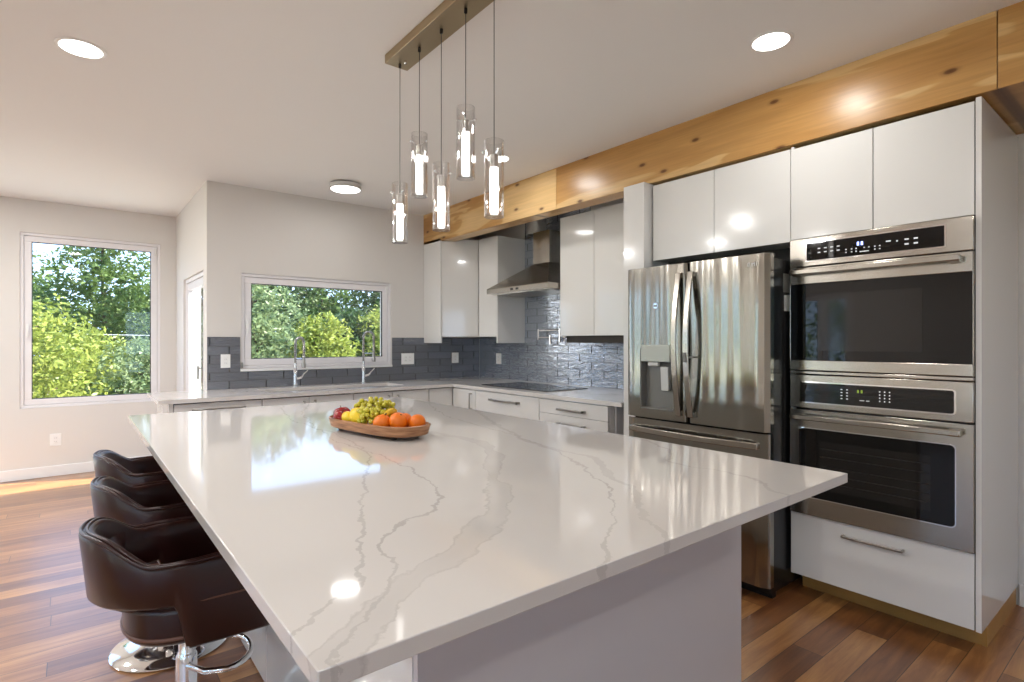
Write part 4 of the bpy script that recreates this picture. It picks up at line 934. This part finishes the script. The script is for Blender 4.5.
# ------------------------------------------------------------------ fruit tray
TZ = 0.915; TC = Vector((1.10, 2.375)); TA = math.radians(101)   # long axis direction
ax = Vector((math.cos(TA), math.sin(TA))); ay = Vector((-ax.y, ax.x))
def tp(u, v, z): p = TC+ax*u+ay*v; return (p.x, p.y, TZ+z)
tr = thing('fruit_tray', 'long wooden tray on short feet holding fruit on the island', 'tray', (TC.x, TC.y, TZ))
def outline(hu, hv, n=48, pw=3.2):
    o = []
    for k in range(n):
        a = 2*PI*k/n; ca, sa = math.cos(a), math.sin(a)
        o.append((hu*abs(ca)**(2/pw)*(1 if ca > 0 else -1), hv*abs(sa)**(2/pw)*(1 if sa > 0 else -1)))
    return o
lev = [(0.280, 0.100, 0.014), (0.294, 0.115, 0.020), (0.304, 0.126, 0.060), (0.296, 0.118, 0.063), (0.286, 0.107, 0.030), (0.26, 0.085, 0.026)]
vs = []; fs = []; n = 48
for hu, hv, z in lev: vs += [tp(u, v, z) for u, v in outline(hu, hv)]
for i in range(len(lev)-1):
    for k in range(n): k2 = (k+1) % n; fs.append((i*n+k, i*n+k2, (i+1)*n+k2, (i+1)*n+k))
fs += [tuple(range(n-1, -1, -1)), tuple((len(lev)-1)*n+k for k in range(n))]
MB().add(vs, fs).build('bowl', 'tray_wood', tr, smooth=True)
for u, v in ((0.2, 0.06), (0.2, -0.06), (-0.2, 0.06), (-0.2, -0.06)):
    MB().lathe([(0.0, 0.001), (0.014, 0.001), (0.017, 0.018), (0.0, 0.018)], *tp(u, v, 0), 12).build('foot', 'carcass_dark', tr)
def fruit(name, lab, cat, u, v, z, r, m, kind, group, rot=0.0):
    c = Vector(tp(u, v, z)); o = thing(name, lab, cat, c, group); sg = 24; prof = []
    for k in range(17):
        a = -PI/2+PI*k/16; rr, zz = r*math.cos(a), r*math.sin(a)
        if kind == 'apple':
            dim = math.exp(-(rr/(0.35*r))**2); rr *= 1.0+0.06*math.sin(a); zz = zz*0.9-(0.28*r*dim if zz > 0 else -0.16*r*dim)
        elif kind == 'orange': zz *= 0.93; zz -= 0.05*r*math.exp(-(rr/(0.2*r))**2)*(1 if zz > 0 else -1)
        elif kind == 'lemon': rr *= 0.86; zz = zz*1.12+ (0.16*r*math.exp(-(rr/(0.22*r))**2))*(1 if zz > 0 else -1)
        prof.append((rr, zz))
    b = MB().lathe(prof, 0, 0, 0, sg); R = Matrix.Rotation(rot, 3, Vector((ay.x, ay.y, 0.3)).normalized())
    b.v = [tuple(R@Vector(p)+c) for p in b.v]; b.build('flesh', m, o, smooth='all')
    s_ = MB().tube([(0, 0, r*0.55), (0.001, 0.002, r*1.02)] if kind == 'apple' else [(0, 0, r*0.84), (0, 0, r*0.94 if kind != 'lemon' else r*1.29)], 0.0016 if kind == 'apple' else 0.003, 6)
    s_.v = [tuple(R@Vector(p)+c) for p in s_.v]; s_.build('stem', 'stem_brown', o); return o
fruit('apple', 'red apple at the far left end of the tray', 'apple', 0.248, 0.028, 0.070, 0.041, 'apple_red', 'apple', 'red apples in the tray', 0.3)
fruit('apple', 'red apple in front of the leftmost apple, next to the lemon', 'apple', 0.187, 0.070, 0.066, 0.039, 'apple_red', 'apple', 'red apples in the tray', -0.5)
fruit('apple', 'dark red apple behind the others and under the grapes', 'apple', 0.165, -0.020, 0.082, 0.039, 'apple_red', 'apple', 'red apples in the tray', 0.7)
fruit('lemon', 'smaller yellow lemon beside the red apples', 'lemon', 0.113, 0.076, 0.066, 0.035, 'lemon_yellow', 'lemon', 'lemons in the tray', 1.2)
fruit('lemon', 'large yellow lemon at the front edge under the grapes', 'lemon', 0.036, 0.074, 0.078, 0.045, 'lemon_yellow', 'lemon', 'lemons in the tray', 1.0)
fruit('orange', 'leftmost of the oranges, touching the grapes', 'orange', -0.125, 0.066, 0.066, 0.040, 'orange_peel', 'orange', 'oranges in the tray', 0.4)
fruit('orange', 'middle orange on the near side of the tray', 'orange', -0.18, 0.02, 0.072, 0.042, 'orange_peel', 'orange', 'oranges in the tray', -0.6)
fruit('orange', 'rightmost orange at the near end of the tray', 'orange', -0.235, -0.04, 0.066, 0.038, 'orange_peel', 'orange', 'oranges in the tray', 0.9)
fruit('orange', 'orange half hidden behind the middle orange', 'orange', -0.14, -0.045, 0.066, 0.036, 'orange_peel', 'orange', 'oranges in the tray', 0.2)
bn = thing('banana', 'yellow banana lying between the grapes and the oranges', 'banana', tp(-0.10, 0.0, 0.1))
pts = []; rs = []
for k in range(13):
    t = k/12; a = -0.8+1.6*t; pts.append(tp(-0.045-0.075*t-0.02*math.cos(a), -0.06+0.12*t, 0.098+0.010*math.sin(PI*t))); rs.append(0.015*math.sin(PI*(0.06+0.88*t))**0.45)
MB().tube(pts, rs, 10).build('peel', 'banana_yellow', bn, smooth='all')
MB().tube([pts[-1], (pts[-1][0]+0.004, pts[-1][1]-0.01, pts[-1][2]+0.01)], 0.004, 6).build('stem', 'stem_brown', bn)
def grapes(lab, cu, cv, cz, n, su, sv, sz, seed):
    rnd = random.Random(seed); root = thing('grape_bunch', lab, 'grapes', tp(cu, cv, cz), 'grape bunches in the tray'); base = None; pts = []
    tries = 0
    while len(pts) < n and tries < 20000:
        tries += 1
        a, b, c = rnd.uniform(-1, 1), rnd.uniform(-1, 1), rnd.uniform(-0.6, 1)
        if a*a+b*b+c*c > 1: continue
        q = Vector((a*su, b*sv, c*sz))
        if all((q-p).length > 0.0165 for p in pts): pts.append(q)
    MB().tube([tp(cu+su*0.9, cv, cz+sz*0.6), tp(cu, cv, cz+sz*0.3), tp(cu-su*0.8, cv, cz)], [0.003, 0.003, 0.0015], 6).build('stem', 'stem_brown', root)
    for q in pts:
        if base is None:
            base = MB().ico(tuple(root['_o']), 0.0115, 2, (0.93, 0.93, 1.1)).build('grape', 'grape_green', root, smooth='all'); o = base
        else: o = base.copy(); C.objects.link(o); o.parent = root
        o.location = Vector(tp(q.x, q.y, q.z))-Vector(tp(0, 0, 0)); o.rotation_euler = (rnd.uniform(-1, 1), rnd.uniform(-1, 1), 0); s_ = rnd.uniform(0.88, 1.1); o.scale = (s_, s_, s_)
grapes('heap of green-yellow grapes at the back of the tray', 0.055, -0.03, 0.098, 98, 0.145, 0.065, 0.058, 3)
grapes('green-yellow grapes spilling over the front between lemon and oranges', -0.03, 0.055, 0.088, 62, 0.07, 0.06, 0.048, 5)

# ------------------------------------------------------------------ outdoors
gr = box(-40, 60, -30, 60, -0.55, -0.35).build('ground', 'pale_ground'); struct(gr)
def blob_leaves(cx, cy, cz, blobs, count, size, rnd):
    vs = []; fs = []; tot = sum(b[3]**2 for b in blobs)
    for (bx, by, bz, br) in blobs:
        for _ in range(int(count*br**2/tot)):
            th = rnd.uniform(0, 2*PI); cz_ = rnd.uniform(-1, 1); s_ = math.sqrt(1-cz_*cz_); r = br*(0.62+0.42*rnd.random()**0.6)*(1+0.18*math.sin(5*th+7*cz_))
            p = Vector((bx+r*s_*math.cos(th), by+r*s_*math.sin(th), bz+r*cz_*0.9))
            d = Vector((rnd.gauss(0, 1), rnd.gauss(0, 1), rnd.gauss(0, 0.7))).normalized(); e = d.cross(Vector((rnd.gauss(0, 1), rnd.gauss(0, 1), rnd.gauss(0, 1)))).normalized()
            L = size*rnd.uniform(0.6, 1.3); W = L*0.42; i = len(vs)
            vs += [p-d*L/2, p+e*W/2+d*L*0.05, p+d*L/2, p-e*W/2+d*L*0.05]; fs.append((i, i+1, i+2, i+3))
    return vs, fs
def tree(x, y, h, r, m, lab, seed, cat='tree', name='leafy_tree', n=5200, size=0.17, low=0.12, group=None):
    rnd = random.Random(seed); root = thing(name, lab, cat, (x, y, -0.35), group)
    blobs = []; nb = 16
    for k in range(nb):
        t = k/(nb-1); z = -0.35+h*(low+(0.94-low)*t); rad = r*(0.35+0.75*math.sin(PI*(0.12+0.78*t))**0.8)*0.55
        a = k*2.4+seed; off = r*0.55*math.sin(PI*(0.15+0.7*t))
        blobs.append((x+off*math.cos(a), y+off*math.sin(a), z, rad))
    vs, fs = blob_leaves(x, y, 0, blobs, n, size, rnd)
    MB().add(vs, fs).build('foliage', m, root, recalc=False)
    tk = MB().tube([(x, y, -0.40), (x+0.05, y, h*0.3-0.35), (x-0.04, y+0.05, h*0.85-0.35)], [0.05*h/2.2, 0.035*h/2.2, 0.012], 8)
    for k in range(4, nb, 2): tk.tube([(x, y, blobs[k][2]-0.3*r), (blobs[k][0], blobs[k][1], blobs[k][2])], [0.03, 0.01], 6)
    tk.build('trunk', 'bark', root)
T = [ # seen through the large far window
 (-0.75, 13.2, 2.35, 1.25, 'leaf_lime', 'bright yellow-green bushy conifer filling the lower left of the large window', 'shrub', 'conifer_shrub', 0.12, 0.0),
 (1.35, 14.0, 1.55, 1.1, 'leaf_pale', 'pale grey-green flowering shrub at the lower right of the large window', 'shrub', 'flowering_shrub', 0.10, 0.0),
 (0.25, 15.5, 1.75, 1.0, 'leaf_lime', 'low lime shrub between the conifer and the pale shrub outside the large window', 'shrub', 'garden_shrub', 0.11, 0.0),
 (-2.2, 19.0, 5.3, 1.6, 'leaf_mid', 'mid-green tree behind the conifer at the left of the large window', 'tree', 'leafy_tree', 0.17, 0.1),
 (0.7, 20.5, 5.2, 1.35, 'leaf_mid', 'tall mid-green tree in the centre of the large window', 'tree', 'leafy_tree', 0.17, 0.1),
 (2.75, 18.5, 4.7, 1.1, 'leaf_dark', 'dark green tree at the right edge of the large window', 'tree', 'leafy_tree', 0.16, 0.1),
 # seen through the kitchen window
 (3.35, 14.0, 3.35, 1.15, 'leaf_pale', 'pale green tree at the left of the kitchen window', 'tree', 'leafy_tree', 0.13, 0.0),
 (4.9, 18.2, 4.5, 1.3, 'leaf_dark', 'dark blue-green tree behind the left faucet in the kitchen window', 'tree', 'leafy_tree', 0.16, 0.08),
 (4.75, 13.4, 2.25, 0.85, 'leaf_lime', 'yellow-green sapling between the two faucets beyond the kitchen window', 'tree', 'garden_sapling', 0.12, 0.0),
 (6.6, 18.5, 4.15, 1.35, 'leaf_mid', 'rounded mid-green tree in the centre right of the kitchen window', 'tree', 'leafy_tree', 0.17, 0.05),
 (5.9, 14.6, 2.5, 0.9, 'leaf_dark', 'low dark green tree left of the right faucet in the kitchen window', 'tree', 'leafy_tree', 0.14, 0.0),
 (6.75, 14.0, 2.55, 0.95, 'leaf_lime', 'yellow tree behind the right faucet in the kitchen window', 'tree', 'leafy_tree', 0.13, 0.0),
 (8.3, 18.0, 4.3, 1.3, 'leaf_dark', 'dark tree at the far right edge of the kitchen window', 'tree', 'leafy_tree', 0.16, 0.05),
]
for i, (x, y, h, r, m, lab, cat, nm, sz, low) in enumerate(T): tree(x, y, h, r, m, lab, 11+i, cat, nm, 8500, sz, low)
BK = [(-4.6, 24), (-1.2, 26), (2.2, 25.5), (5.6, 26), (9.0, 26), (12.4, 25), (12.0, 20), (15.8, 24), (-6.5, 18)]
for i, (x, y) in enumerate(BK): tree(x, y, 3.7, 1.7, ('leaf_mid', 'leaf_dark', 'leaf_mid')[i % 3], 'tree of the distant tree line beyond the garden', 51+i, n=7000, size=0.24, low=0.0, group='distant tree line beyond the garden')
for i, (x, y) in enumerate(((-8.5, 4.4), (-9.0, 8.2), (-8.5, 12.0), (-9.0, 0.6), (-9.0, -3.2), (-4.0, -11), (4.5, -11))):
    tree(x, y, 3.9, 1.7, ('leaf_mid', 'leaf_lime', 'leaf_dark')[i % 3], 'garden tree outside the living room windows, seen only as a reflection', 81+i, n=4200, size=0.18, low=0.0, group='garden trees beside the house')
for z, lab in ((1.50, 'upper thin cable strung before the trees in the large window'), (1.06, 'lower thin cable strung before the trees in the large window')):
    c_ = MB().tube([(0.1, 16.4, z), (2.0, 16.5, z-0.03), (4.0, 16.6, z)], 0.010, 6).build('garden_cable', 'cable'); tag(c_, lab, 'cable')
